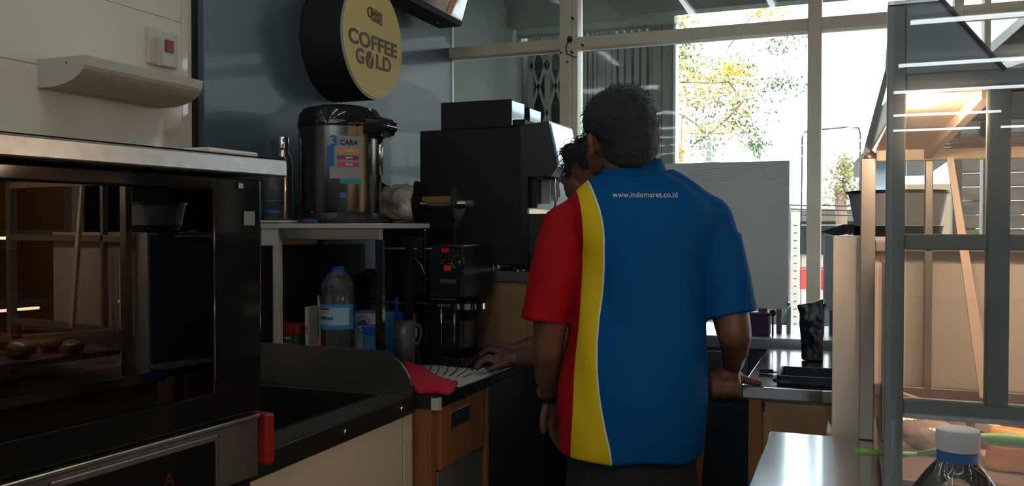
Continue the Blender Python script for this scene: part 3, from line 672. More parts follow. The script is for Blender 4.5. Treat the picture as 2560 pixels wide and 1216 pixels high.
# ------------------------------------------------------------------ things under the stand
# big red bag
def bag(name, lab, cx, cy, hw, hd, h, m, cat='bag'):
    b = MB().loft([(0, cx, cy, hw * .92, hd), (h * .5, cx, cy, hw, hd), (h * .8, cx, cy, hw * .85, hd * .8), (h, cx, cy, hw * .35, hd * .3)], 28, 2.6)
    for v in b.bm.verts: v.co.z += .8515
    o = remesh(b, name, m, .005, 3, lambda p: .006 * noise.noise(p * 28), None); return tag(o, lab, cat)
bag('red_bag', 'large crumpled red plastic bag under the left of the steel stand', -1.575, 2.33, .058, .055, .165, mat('red_film', (.35, .03, .02), .3))
t = thing('green_packet', 'dark green packet with white lettering beside the red bag', 'packet', (-1.58, 2.22, .85))
MB().box(-1.652, -1.565, 2.20, 2.26, .8515, .975, .008).build('packet_body', mat('packet_green', (.02, .09, .03), .5), t)
MB().box(-1.655, -1.562, 2.198, 2.262, .965, 1.00, .006).build('packet_top', mat('packet_red', (.25, .02, .015), .5), t)
for i, (dx, s_) in enumerate(((-.035, 'TEH'), (.01, 'HIJAU'))):
    for q in range(3): text(s_, .010, FRONT(Vector((-1.608 + dx, 2.1995, .958 - q * .018))), white, t, 'lettering')
c = ay(772, 815, 2.22)
t = thing('cream_carton', 'narrow cream carton with brown print between green packet and water bottle', 'carton', (c.x, 2.22, .85))
MB().box(c.x - .007, c.x + .006, 2.21, 2.26, .8515, ay(772, 768, 2.21).z, .001).build('carton_body', offwhite, t)
text('KOPI', .012, FRONT(Vector((c.x, 2.2095, .985))) @ Matrix.Rotation(math.pi / 2, 4, 'Z'), brown, t)
c = ay(800, 790, 2.27)
tag(MB().box(c.x - .010, c.x + .004, 2.27, 2.33, .8515, ay(800, 740, 2.27).z, .002).build('white_carton', white), 'white carton standing just behind the left of the water bottle', 'carton')
c = ay(796, 858, 2.18)
tag(MB().ell((c.x, 2.18, .960), (.004, .004, .010)).cyl((c.x, 2.18, .8515), (c.x, 2.18, .955), .003).build('pink_stirrer', mat('pink', (.7, .03, .12), .4), None, True), 'pink topped stirrer left of the water bottle', 'stirrer')
# water bottle
bc = ay(845, 800, 2.22); bx = bc.x
wb = thing('water_bottle', 'large clear water bottle with blue cap and blue label', 'bottle', (bx, 2.22, .85))
zt = ay(845, 668, 2.22).z; r = .0515; k = (zt - .852)
MB().lathe([(0, 0), (r * .9, 0), (r, .012), (r * .96, .05), (r, .075), (r, .235), (r * .94, .245), (r, .255), (r * .93, .275), (r * .65, .30), (r * .35, .315), (.016, .325), (.016, k - .004), (0, k - .004)], (bx, 2.22, .852), 40).build('bottle_body', clearp, wb, True)
MB().lathe([(0, k - .022), (.018, k - .022), (.018, k), (.015, k + .002), (0, k + .002)], (bx, 2.22, .852), 28).build('cap', blue, wb, 'auto')
MB().lathe([(0, .004), (r * .93, .004), (r * .93, .235), (r * .8, .27), (0, .272)], (bx, 2.22, .852), 32).build('water', glass('water', (.72, .80, .84), 1.33), wb, True)
lz0 = ay(845, 825, 2.18).z; lz1 = ay(845, 762, 2.18).z
wrap(wb, 'label', bluel, bx, 2.22, r + .001, R(-180), R(0), lz0, lz1, 28)
wrap(wb, 'label_pale_field', mat('label_pale', (.35, .55, .62), .5), bx, 2.22, r + .0016, R(-150), R(-20), lz0 + .013, lz1 - .010, 24)
wrap(wb, 'label_red_band', redp, bx, 2.22, r + .0022, R(-135), R(-85), lz1 - .016, lz1 - .011, 12)
wrap(wb, 'label_yellow_band', mat('lab_yellow', (.8, .45, .03), .5), bx, 2.22, r + .0022, R(-132), R(-88), lz1 - .026, lz1 - .022, 12)
wrap(wb, 'label_red_band', redp, bx, 2.22, r + .0022, R(-150), R(-118), lz1 + .012, lz1 + .024, 12)
wtext('Air Mineral', .013, bx, 2.22, r + .0025, R(-105), lz0 + .034, mat('label_ink', (.01, .06, .25), .5), wb, 'lettering')
# milk / cream box with oval emblem
c = ay(925, 830, 2.30)
mk_ = thing('white_blue_box', 'white and blue carton with an oval emblem right of the water bottle', 'box', (c.x, 2.3, .85))
x0 = ay(882, 830, 2.30).x; x1 = ay(962, 830, 2.30).x; ztp = ay(905, 780, 2.30).z
MB().box(x0, x1, 2.30, 2.36, .8515, ztp, .001).build('carton_body', mat('box_blue', (.04, .20, .50), .5), mk_)
MB().box(x0 + .002, x1 - .03, 2.2985, 2.30, .853, ztp - .004).build('pale_face', mat('box_pale', (.42, .52, .55), .5), mk_)
ec = ay(908, 812, 2.298)
MB().tube([(ec.x + .022 * math.cos(a), 2.298, ec.z + .026 * math.sin(a)) for a in [2 * math.pi * i / 30 for i in range(31)]], .0012, 6).build('emblem_ring', mat('emblem_blue', (.02, .05, .25), .5), mk_)
MB().box(ec.x - .018, ec.x + .018, 2.2975, 2.298, ec.z - .002, ec.z + .005).build('emblem_bar', MATS['emblem_blue'], mk_)
MB().prism([(ec.x - .016, 2.2975, ec.z + .007), (ec.x, 2.2975, ec.z + .016), (ec.x + .014, 2.2975, ec.z + .007)], (0, .001, 0)).build('emblem_peak', MATS['emblem_blue'], mk_)
MB().cyl((ec.x + .01, 2.2972, ec.z + .008), (ec.x + .01, 2.298, ec.z + .008), .003, n=12).build('emblem_dot', redp, mk_)
# blue lidded tub
c = ay(935, 845, 2.20)
t = thing('blue_lidded_jar', 'squat clear blue jar with bright blue screw lid', 'jar', (c.x, 2.2, .85))
jt = ay(935, 832, 2.20).z
MB().lathe([(0, 0), (.030, 0), (.033, .01), (.033, .05), (.031, jt - .853), (0, jt - .853)], (c.x, 2.20, .852), 32).build('jar_body', mat('blue_film', (.05, .18, .42), .25), t, 'auto')
MB().lathe([(0, 0), (.034, 0), (.034, .018), (.031, .021), (0, .021)], (c.x, 2.20, jt), 32).build('lid', blue, t, 'auto')
MB().ell((c.x + .028, 2.175, jt + .012), (.005, .004, .005), 1).build('red_dot', redp, t)
# blue pump bottle behind
c = ay(952, 800, 2.34)
t = thing('blue_pump_bottle', 'dark blue pump bottle behind the squat blue jar', 'bottle', (c.x, 2.34, .85))
MB().lathe([(0, 0), (.028, 0), (.030, .01), (.030, .13), (.012, .15), (.012, .165), (0, .165)], (c.x + .005, 2.40, .852), 28).build('bottle_body', mat('navy_bottle', (.01, .03, .12), .3), t, 'auto')
MB().box(c.x - .008, c.x + .045, 2.39, 2.41, 1.005, 1.03, .004).build('pump_head', blue, t)
MB().cyl((c.x + .022, 2.40, 1.025), (c.x + .022, 2.40, 1.075), .005).build('pump_stem', blue, t, True)
# glass pitcher
c = ay(1012, 850, 2.30)
t = thing('plastic_pitcher', 'translucent plastic pitcher with loop handle right of the blue jar', 'pitcher', (c.x, 2.30, .85))
pt = ay(1012, 803, 2.30).z
MB().lathe([(0, 0), (.028, 0), (.033, pt - .852), (.031, pt - .852), (.026, .004), (0, .004)], (c.x, 2.30, .852), 32).build('pitcher_body', frost, t, True)
MB().tube([(c.x + .030, 2.30, pt - .008), (c.x + .048, 2.30, pt - .010), (c.x + .056, 2.30, pt - .025), (c.x + .052, 2.30, pt - .050), (c.x + .042, 2.30, pt - .066), (c.x + .026, 2.30, pt - .068)], .0042).build('handle', frost, t, True)
# bottle with lettered label inside the sealer shadow
c = ay(1035, 800, 2.40)
t = thing('dark_syrup_bottle', 'dark bottle with pale label behind the plastic pitcher', 'bottle', (c.x, 2.40, .85))
MB().lathe([(0, 0), (.022, 0), (.022, .13), (.010, .16), (.010, .18), (0, .18)], (c.x, 2.40, .852), 24).build('bottle_body', blackg, t, True)
wrap(t, 'label', paper, c.x, 2.40, .0225, R(-140), R(-40), .955, .985, 10)

# papers and red cloth
pp = thing('paper_sheet', 'white written paper sheets lying on the dark counter', 'paper', (-1.1, 2.3, .85))
q = [Vector((-1.311, 2.515, .852)), Vector((-1.003, 2.44, .852)), Vector((-1.00, 2.16, .852)), Vector((-1.08, 2.14, .852))]
nx, ny = 14, 8; bm = bmesh.new(); vs = []
for i in range(nx + 1):
    for j in range(ny + 1):
        a, b_ = i / nx, j / ny; p = q[0].lerp(q[1], a).lerp(q[3].lerp(q[2], a), b_); p.z += .002 + .0035 * abs(math.sin(a * 5 + b_ * 3)); vs.append(bm.verts.new(p))
for i in range(nx):
    for j in range(ny): bm.faces.new((vs[i * (ny + 1) + j], vs[(i + 1) * (ny + 1) + j], vs[(i + 1) * (ny + 1) + j + 1], vs[i * (ny + 1) + j + 1]))
me = bpy.data.meshes.new('sheet'); bm.to_mesh(me); bm.free(); me.materials.append(paper); me.shade_smooth()
o = bpy.data.objects.new('sheet', me); COL.objects.link(o); md = o.modifiers.new('s', 'SOLIDIFY'); md.thickness = .0006; adopt(o, pp)
il = MB()
for i in range(6):
    a = .12 + i * .13
    p0 = q[0].lerp(q[1], a).lerp(q[3].lerp(q[2], a), .05 + .03 * (i % 3)); p1 = q[0].lerp(q[1], a - .06).lerp(q[3].lerp(q[2], a - .06), .55); p0.z = p1.z = .859
    il.tube([p0, p0.lerp(p1, .5) + Vector((.004, .003, 0)), p1], .0016, 5)
il.build('written_lines', ink, pp)
b = MB()
ol = [(1012, 905, .895), (1040, 908, .895), (1062, 920, .885), (1100, 942, .872), (1142, 952, .868), (1136, 970, .864), (1124, 984, .860), (1082, 976, .862), (1046, 976, .866), (1026, 960, .872)]
cen = az(1072, 950, .882)
tv = [b.bm.verts.new(az(u, v, z)) for u, v, z in ol]; bv = [b.bm.verts.new((q_.co.x, q_.co.y, .853)) for q_ in tv]
ct = b.bm.verts.new(cen); cb_ = b.bm.verts.new((cen.x, cen.y, .853))
for i in range(len(tv)):
    k_ = (i + 1) % len(tv); b.bm.faces.new((tv[i], tv[k_], ct)); b.bm.faces.new((bv[k_], bv[i], cb_)); b.bm.faces.new((tv[k_], tv[i], bv[i], bv[k_]))
o = remesh(b, 'red_cloth', redcloth, .003, 3, lambda p: .0045 * noise.noise(Vector((p.x * 55, p.y * 18, p.z * 20))) + .0015 * noise.noise(p * 120), None)
for v in o.data.vertices: v.co.z = max(v.co.z, .8525)
tag(o, 'crumpled bright red cloth at the corner of the drinks counter', 'cloth')

# ------------------------------------------------------------------ wall things
t = thing('wall_tray', 'cream wall-mounted cover with curved underside above the oven', 'cover', (-1.69, 1.6, 1.63))
pf_ = [(-1.688, 1.668), (-1.545, 1.668), (-1.547, 1.655)] + [(-1.655 + .108 * math.cos(a), 1.655 - .050 * math.sin(a)) for a in [math.pi / 2 * i / 10 for i in range(1, 11)]] + [(-1.688, 1.605)]
MB().prism([(x, 1.415, z) for x, z in pf_], (0, .365, 0)).build('cover_shell', mat('cream_plastic', (.52, .49, .42), .45), t)
MB().ell((-1.60, 1.4145, 1.655), (.003, .001, .003), 1).build('screw', black, t)
t = thing('wall_switch', 'cream wall switch plate with red rocker beside the navy panel', 'switch', (-1.688, 1.78, 1.76))
MB().box(-1.688, -1.676, 1.733, 1.835, 1.715, 1.806, .002).build('switch_plate', mat('cream_plastic', (.5, .5, .4)), t)
MB().box(-1.676, -1.655, 1.760, 1.798, 1.712, 1.785, .002).build('switch_box', mat('cream_plastic', (.5, .5, .4)), t)
MB().box(-1.656, -1.650, 1.766, 1.793, 1.748, 1.779, .001).build('rocker', mat('dark_red', (.22, .01, .02), .3), t)

sg = thing('round_sign', 'round yellow drum sign reading COFFEE GOLD on the navy wall panel', 'sign', (-1.66, 2.55, 1.92))
scy, scz, sr = 2.551, 1.918, .196
MB().cyl((-1.659, scy, scz), (-1.506, scy, scz), sr, sr, 72).build('drum', blackm, sg, 'auto')
MB().cyl((-1.506, scy, scz), (-1.502, scy, scz), sr, sr, 72).build('face_rim', mat('pale_rim', (.35, .40, .45), .5), sg, 'auto')
MB().cyl((-1.5021, scy, scz), (-1.4995, scy, scz), sr - .006, sr - .006, 72).build('face', yellow, sg, 'auto')
XS = -1.4988
text('COFFEE', .0665, PX(Vector((XS, 2.549, 1.9065))), brown, sg, off=.0018, width=.315, sp=1.05)
text('G', .0665, PX(Vector((XS, 2.461, 1.849))), brown, sg, off=.0018, width=.050)
text('LD', .0665, PX(Vector((XS, 2.614, 1.849))), brown, sg, off=.0018, width=.100, sp=1.05)
be = [(XS - .001, 2.522 + .024 * math.cos(a), 1.849 + .0285 * math.sin(a)) for a in [2 * math.pi * i / 32 for i in range(32)]]
MB().prism(be, (.002, 0, 0)).build('coffee_bean', brown, sg)
MB().tube([(XS + .0012, 2.522 + .006 * math.sin(q_ * 3.2) + q_ * .008, 1.849 + .027 * q_) for q_ in [-1 + i / 6 for i in range(13)]], .0026, 6).build('bean_crease', yellow, sg)
# emblem: mug with a two-line tag
E0 = Vector((XS, 2.55, 2.003)); Rt = Matrix.Rotation(R(-8), 4, 'X')
def rel(y, z): return Vector((XS - .001, 2.55 + y, 2.003 + z))
MB().prism([rel(-.018, -.019), rel(.050, -.026), rel(.053, -.022), rel(.053, .012), rel(.049, .016), rel(-.020, .022)], (.0016, 0, 0)).build('emblem_tag', brown, sg)
MB().prism([rel(-.013, .001), rel(.048, -.004), rel(.048, .010), rel(-.013, .016)], (.0020, 0, 0)).build('emblem_field', mat('sign_tan', (.42, .32, .12), .6), sg)
MB().prism([rel(-.013, -.016), rel(.048, -.021), rel(.048, -.007), rel(-.013, -.002)], (.0020, 0, 0)).build('emblem_field', MATS['sign_tan'], sg)
MB().tube([rel(-.027 + .013 * math.cos(a), .004 + .015 * math.sin(a)) + Vector((.001, 0, 0)) for a in [2 * math.pi * i / 24 for i in range(25)]], .003, 6).build('emblem_mug', brown, sg)
text('yummy', .019, PX(Vector((XS + .0014, 2.568, 2.010))), brown, sg, off=.0003)
text('choice', .019, PX(Vector((XS + .0014, 2.568, 1.992))), brown, sg, off=.0003)

# menu board hung high on the wall
mn = thing('menu_board', 'black framed glossy menu board hung high at the corner of navy wall', 'board', (-1.55, 3.0, 2.1))
A = ax(1153, 66, -1.50)
yR = A.y; zB = A.z
tilt = .30
def mp(x, y, h): return Vector((x + h * tilt, y, zB + h))
frm = MB()
frm.prism([(-1.50, 2.75, zB), (-1.50 + .6 * tilt, 2.75, zB + .6), (-1.40, 2.75, zB + .6), (-1.60, 2.75, zB + .0)], (0, yR - 2.75, 0)); frm.box(-1.66, -1.50, 2.9, 2.93, zB + .3, zB + .34); frm.box(-1.66, -1.50, 3.1, 3.13, zB + .3, zB + .34).build('board_case', blackm, mn)
pm = mat('menu_print', (.30, .27, .24), .06, coat=1.0, var=.5, vscale=5)
MB().prism([mp(-1.499, 2.77, .018), mp(-1.499, yR - .014, .018), mp(-1.499, yR - .014, .58), mp(-1.499, 2.77, .58)], (.003, 0, -.0009)).build('printed_sheet', pm, mn)
MB().prism([mp(-1.495, yR - .16, .02), mp(-1.495, yR - .12, .02), mp(-1.495, yR - .04, .30), mp(-1.495, yR - .12, .30)], (.0015, 0, 0)).build('printed_flame', orange, mn)
MB().ell((-1.56, yR - .10, zB - .001), (.006, .01, .003), 1).build('screw', chrome, mn)

# ================================================================== WINDOW SIDE
bd = thing('grey_board', 'large flat grey panel with wrinkled protective film behind the standing man', 'board', (-.43, 3.1, .9))
x0, x1 = ay(1560, 406, 3.1).x, ay(1973, 406, 3.1).x; z0, z1 = ay(1900, 772, 3.1).z, ay(1800, 406, 3.1).z
MB().box(x0, x1, 3.10, 3.13, z0, z1, .002).build('panel', greyc, bd)
MB().box(x0 + .03, x0 + .06, 3.11, 3.14, .93, z0, .002).build('leg', steeld, bd); MB().box(x1 - .10, x1 - .07, 3.11, 3.14, .93, z0, .002).build('leg', steeld, bd)
fl = MB(); fw = mat('film_crease', (.55, .60, .60), .2)
for i in range(5):
    o_ = i * 7
    fl.tube([ay(u, v + o_, 3.098) for u, v in ((1690 + i * 6, 418), (1725, 424), (1765, 426), (1790, 421), (1820, 424), (1850, 417), (1880, 412), (1925, 414 - i), (1955, 408))][:9 - i], .0008, 5)
fl.tube([ay(u, v, 3.098) for u, v in ((1905, 425), (1915, 438), (1910, 445), (1935, 448), (1950, 458), (1968, 462))], .0012, 5)
fl.tube([ay(u, v, 3.098) for u, v in ((1958, 430), (1965, 440), (1960, 447))], .0014, 5)
fl.build('film_creases', fw, bd)
c = ay(1971, 761, 3.097)
MB().cyl((c.x, 3.10, c.z), (c.x, 3.088, c.z), .008, .006).build('corner_bolt', chrome, bd, 'auto')

# back counter with drawers beneath the board
bc_ = thing('back_counter', 'low steel counter under the window behind the standing man', 'counter', (-.5, 3.2, 0))
MB().box(-.98, .30, 3.00, 3.42, .885, .925, .003).build('worktop', mat('pale_steel_top', (.45, .46, .47), .35, .6), bc_)
MB().box(-.97, .29, 3.02, 3.40, .02, .885).build('cabinet_body', mat('blue_grey_body', (.07, .09, .12), .4), bc_)
MB().box(-.96, -.33, 3.008, 3.02, .785, .872, .002).build('drawer', steel, bc_)
MB().box(-.96, -.33, 3.008, 3.02, .712, .778, .002).build('drawer', steel, bc_)
MB().box(-.96, -.33, 3.008, 3.02, .05, .690, .002).build('door', mat('blue_grey_door', (.06, .085, .12), .35), bc_)
t = thing('purple_box', 'purple translucent plastic box on the back counter under the grey board', 'box', (-.37, 3.07, .925))
c0 = ay(1868, 775, 3.04).x; c1 = ay(1925, 775, 3.04).x
MB().box(c0, c1, 3.04, 3.09, .9255, 1.00, .006).build('box_body', purple, t)
MB().box(c0 - .003, c1 + .003, 3.037, 3.093, .995, 1.005, .003).build('box_rim', purple, t)
for i, (u, wd, m_, lab) in enumerate(((1946, .018, steeld, 'upright steel bracket left one under the grey board edge'), (1970, .014, steel, 'bright steel bracket right one under the grey board edge'))):
    c = ay(u, 800, 3.12); tag(MB().box(c.x - wd / 2, c.x + wd / 2, 3.145, 3.16, .9255, 1.02, .001).build('steel_bracket', m_), lab, 'bracket')
c = ay(1932, 783, 3.07)
tag(MB().cyl((c.x, 3.06, c.z), (c.x, 3.075, c.z), .011).box(c.x - .003, c.x + .003, 3.066, 3.073, .9255, c.z, 0).build('round_knob_stand', black, None, 'auto'), 'small black round knob on a stem beside the purple box', 'knob')

# right counter (island) with wooden front
ic = thing('island_counter', 'steel topped counter with tan wooden front where the man rests his hand', 'counter', (0, 2.58, 0))
MB().box(-.260, 1.4, 2.232, 2.93, .868, .900, .003).build('worktop', MATS.get('bright_steel') or mat('bright_steel', (.62, .64, .66), .16, 1.0, bump=.05, bscale=8), ic)
MB().box(-.245, 1.35, 2.246, 2.91, .02, .868).build('cabinet_body', woodlt, ic)
MB().box(-.243, -.212, 2.238, 2.246, .02, .866, .001).build('cabinet_stile', wood, ic)
MB().box(-.208, -.02, 2.236, 2.246, .05, .860, .002).build('door', woodlt, ic)
MB().box(-.018, .35, 2.236, 2.246, .05, .860, .002).build('door', woodlt, ic)
MB().box(-.212, -.204, 2.232, 2.238, .838, .862).build('hinge', black, ic)
nc = thing('near_counter', 'bright steel worktop in the right foreground carrying the display case', 'counter', (.3, 1.2, 0))
MB().box(-.150, 1.4, .55, 1.752, .870, .900, .003).build('worktop', mat('bright_steel', (.62, .64, .66), .16, 1.0, bump=.05, bscale=8), nc)
MB().box(-.13, 1.38, .57, 1.735, .02, .870).build('cabinet_body', woodlt, nc)
# things on island
c = az(2005, 955, .9)
t = thing('black_tray', 'shallow dark blue tray on the steel counter beside the hand', 'tray', (-.10, 2.35, .9))
b = MB(); b.box(-.178, .06, 2.262, 2.42, .9015, .905); b.box(-.178, .06, 2.262, 2.268, .9015, .925, .001); b.box(-.178, .06, 2.414, 2.42, .9015, .925, .001); b.box(-.178, -.172, 2.262, 2.42, .9015, .925, .001); b.box(.054, .06, 2.262, 2.42, .9015, .925, .001)
b.build('tray_body', mat('navy_tray', (.012, .018, .035), .5), t)
c = az(1958, 932, .93)
tag(MB().lathe([(0, 0), (.024, 0), (.026, .006), (.020, .009), (0, .009)], (c.x, c.y, .906), 28).build('clear_disc', clearp, None, True), 'round clear plastic lid lying on the dark blue tray', 'lid')
c = az(1915, 930, .905)
t = thing('black_clip', 'small black gripping clip on the steel counter left of the tray', 'clip', (c.x, c.y, .9))
MB().box(c.x - .018, c.x + .020, c.y - .006, c.y + .006, .9015, .912, .003).build('clip_body', black, t)
MB().cyl((c.x + .016, c.y, .905), (c.x + .034, c.y + .004, .905), .0025).build('clip_pin', chrome, t)
# black bag standing
t = thing('black_pouch', 'shiny black coffee pouch standing by the window post', 'pouch', (-.11, 2.72, .9))
b = MB().loft([(.9015, -.108, 2.72, .034, .03), (.96, -.108, 2.72, .038, .03), (1.02, -.108, 2.72, .042, .022), (1.06, -.11, 2.72, .046, .010), (1.075, -.108, 2.72, .046, .006)], 28, 3)
for v in b.bm.verts:
    if v.co.z > 1.07: v.co.z += (v.co.x + .108) * .25
remesh(b, 'pouch_body', mat('black_foil', (.01, .012, .016), .22), .004, 2, lambda p: .004 * noise.noise(p * 40), t, False)
# teal thing outside
tag(MB().box(-.125, -.05, 4.2, 4.24, -.02, 1.12, .01).build('teal_bin', mat('teal', (.03, .25, .28), .6)), 'teal plastic bin outside just right of the window post', 'bin')

# ================================================================== DISPLAY CASE (right foreground)
peach_lamplit = mat('lamplit_case_sheet', (.80, .60, .46), .4, .1)  # steel with the lamp's warm glow put into its colour
fsteel = mat('case_frame', (.24, .255, .25), .45, .35, var=.08)
fsteelw = mat('case_frame_far', (.36, .30, .25), .35, .7)
cw = thing('warmer_case', 'glass food display case with grey steel frame and warm lamp inside', 'display case', (.3, 1.53, .9))
XR = .62
MB().box(.040, .064, 1.30, 1.322, .901, 1.60, .002).build('post', fsteel, cw)
MB().box(.163, .190, 1.298, 1.322, 1.06, 1.48, .002).build('post', fsteel, cw)
MB().box(XR - .024, XR, 1.30, 1.322, .901, 1.50, .002).build('post', fsteel, cw)
MB().box(.064, XR, 1.30, 1.322, 1.267, 1.288, .002).build('rail', fsteel, cw)
MB().box(.064, XR, 1.30, 1.322, 1.036, 1.062, .002).build('rail', fsteel, cw)
MB().box(.064, XR, 1.30, 1.322, 1.480, 1.506, .002).build('rail', fsteel, cw)
MB().prism([(.042, 1.302, 1.506), (.042, 1.302, 1.602), (.105, 1.302, 1.602), (.178, 1.302, 1.506)], (0, .015, 0)).build('end_panel', mat('case_end_panel', (.34, .40, .45), .4, .2), cw)
MB().tube([(.105, 1.30, 1.604), (.182, 1.30, 1.503)], .0035, 6).build('edge_strip', chrome, cw)
MB().box(.040, .106, 1.299, 1.322, 1.600, 1.606, .001).build('edge_strip', chrome, cw)
# far frame
MB().box(.010, .036, 1.74, 1.762, .901, 1.425, .002).build('post', fsteelw, cw)
MB().ell((.024, 1.751, 1.427), (.014, .012, .014)).build('corner_joint', fsteelw, cw, True)
MB().prism([(.010, 1.742, 1.42), (.050, 1.742, 1.585), (.060, 1.742, 1.585), (.022, 1.742, 1.42)], (0, .018, 0)).build('sloped_post', fsteel, cw)
MB().box(XR - .024, XR, 1.74, 1.762, .901, 1.48, .002).build('post', fsteelw, cw)
MB().box(.036, XR, 1.742, 1.760, 1.252, 1.272, .002).build('rail', fsteelw, cw)
MB().box(.036, XR, 1.742, 1.760, .985, 1.005, .002).build('rail', fsteelw, cw)
MB().box(.036, XR, 1.742, 1.760, 1.418, 1.440, .002).build('rail', peach_lamplit, cw)
MB().box(.118, .132, 1.742, 1.760, 1.0, 1.418, .002).build('post', fsteelw, cw)
# side rails in depth
for z in (.985, 1.262): MB().box(.022, .040, 1.322, 1.742, z, z + .018, .001).build('side_rail', fsteelw, cw) if z < 0 else None
MB().prism([(.042, 1.318, 1.60), (.054, 1.318, 1.60), (.060, 1.742, 1.585), (.050, 1.742, 1.585)], (0, 0, -.012)).build('top_side_rail', fsteel, cw)
# hood: ceiling sheet with lamp, and diagonal strut
MB().prism([(.066, 1.324, 1.49), (.166, 1.324, 1.49), (.125, 1.742, 1.438), (.036, 1.742, 1.438)], (0, 0, .004)).build('hood_ceiling', peach_lamplit, cw)
MB().prism([(.026, 1.742, 1.438), (.0655, 1.324, 1.492), (.0655, 1.324, 1.50), (.045, 1.742, 1.52)], (.003, 0, 0)).build('hood_side', peach_lamplit, cw)
MB().prism([(.158, 1.324, 1.470), (.172, 1.324, 1.470), (.128, 1.742, 1.42), (.116, 1.742, 1.42)], (0, 0, .018)).build('diagonal_strut', peach_lamplit, cw)
MB().prism([(.172, 1.324, 1.478), (XR, 1.324, 1.478), (XR, 1.742, 1.438), (.130, 1.742, 1.438)], (0, 0, .003)).build('hood_glass', glass('smoked_glass', (.55, .50, .50), 1.5), cw)
wl_ = mat('warm_lamp', (1, .8, .5), .5, emit=(1, .70, .42), estr=14)
MB().cyl((.078, 1.36, 1.474), (.100, 1.36, 1.474), .008).build('lamp', wl_, cw, True)
MB().cyl((.30, 1.40, 1.462), (.55, 1.40, 1.462), .009).build('lamp', wl_, cw, True)
MB().box(.066, .163, 1.306, 1.310, 1.062, 1.267).build('glass_pane', caseglass, cw)
MB().box(.066, .163, 1.306, 1.310, 1.288, 1.48).build('glass_pane', caseglass, cw)
MB().box(.190, XR - .024, 1.306, 1.310, 1.062, 1.48).build('glass_pane', caseglass, cw)
MB().box(.048, XR, 1.288, 1.292, .906, 1.68).build('front_glass', caseglass, cw)
MB().box(.042, .045, 1.322, 1.74, .905, 1.24).build('side_pane', caseglass, cw)
MB().box(.040, XR, 1.322, 1.742, .93, .945).build('floor_sheet', mat('case_floor', (.26, .17, .12), .35, .3), cw)
# slanted inner divider
MB().prism([(.150, 1.70, 1.42), (.160, 1.70, 1.42), (.225, 1.70, 1.0), (.205, 1.70, 1.0)], (0, .01, 0)).build('slanted_bar', peach_lamplit, cw)
MB().prism([(.062, 1.735, .985), (.075, 1.735, .985), (.28, 1.34, .985), (.262, 1.34, .985)], (0, 0, .014)).build('floor_rail', peach_lamplit, cw)
ll = bpy.data.lights.new('case_lamp', 'AREA'); lo = bpy.data.objects.new('case_lamp_light', ll); COL.objects.link(lo)
ll.energy = 3.0; ll.color = (1, .74, .55); ll.shape = 'RECTANGLE'; ll.size = .45; ll.size_y = .03
lo.location = (.33, 1.45, 1.455); adopt(lo, cw)

pl_ = bpy.data.lights.new('case_bulb', 'POINT'); po_ = bpy.data.objects.new('case_bulb_light', pl_); COL.objects.link(po_)
pl_.energy = 2.2; pl_.color = (1, .76, .55); pl_.shadow_soft_size = .012; po_.location = (.088, 1.37, 1.455); adopt(po_, cw)
# cream partition box behind the case
pb = thing('cream_box', 'tall cream sided box behind the display case carrying a grey tub', 'box', (.2, 1.9, .9))
MB().box(-.038, .42, 1.770, 2.04, .9015, 1.279, .002).build('box_body', mat('cream_side', (.60, .52, .44), .45), pb) if False else None
MB().box(-.038, .42, 1.775, 1.785, .880, 1.279, .002).build('front_side', mat('cream_side', (.60, .52, .44), .45), pb)
MB().box(-.048, .42, 1.785, 2.10, .880, .90, .002).build('box_bottom', MATS['cream_side'], pb)
MB().box(.41, .42, 1.785, 2.10, .90, 1.279, .002).build('right_side', MATS['cream_side'], pb)
MB().prism([(-.038, 1.785, .90), (-.034, 1.785, .90), (-.061, 2.10, .90), (-.065, 2.10, .90)], (0, 0, .379)).build('clear_side', glass('smoky_side', (.55, .55, .62), 1.5, haze=.25, hcol=(.4, .38, .42)), pb)
MB().box(-.045, .42, 2.09, 2.10, .90, 1.25).build('back_side', MATS['cream_side'], pb)
MB().box(-.040, .42, 1.785, 2.09, 1.272, 1.278).build('box_lid', MATS['cream_side'], pb)
t = thing('shelf_support', 'dark bracket shelf joining the two counters under the cream box', 'shelf', (.2, 1.95, .8))
MB().box(-.03, .41, 1.76, 2.23, .855, .879).build('shelf_board', steeld, t)
MB().box(.0, .02, 1.76, 1.80, .0, .855).build('leg', steeld, t); MB().box(.38, .40, 2.19, 2.225, .0, .855).build('leg', steeld, t)
tb_ = thing('grey_tub', 'grey plastic tub standing on a black base on the cream box', 'tub', (.08, 1.86, 1.28))
MB().lathe([(.0, 0), (.078, 0), (.090, .062), (.093, .062), (.093, .068), (.086, .068), (.074, .004), (0, .004)], (.078, 1.885, 1.300), 44).build('tub_body', mat('tub_grey', (.30, .31, .33), .45), tb_, 'auto')
MB().lathe([(.0905, 0), (.095, 0), (.095, .005), (.0905, .005), (.0905, 0)], (.078, 1.885, 1.3625), 44).build('tub_rim', black, tb_, 'auto')
MB().lathe([(0, 0), (.080, 0), (.084, .02), (0, .02)], (.078, 1.885, 1.2795), 44).build('tub_base', black, tb_, 'auto')
o = MB(); o.prism([(-.062, 1.80, 1.287), (-.02, 1.80, 1.302), (.0, 1.80, 1.302), (.0, 1.80, 1.286), (-.03, 1.80, 1.280)], (0, .14, 0))
t = tag(o.build('black_cover', blackg), 'glossy black lid tilting over the left edge of the cream box', 'lid')

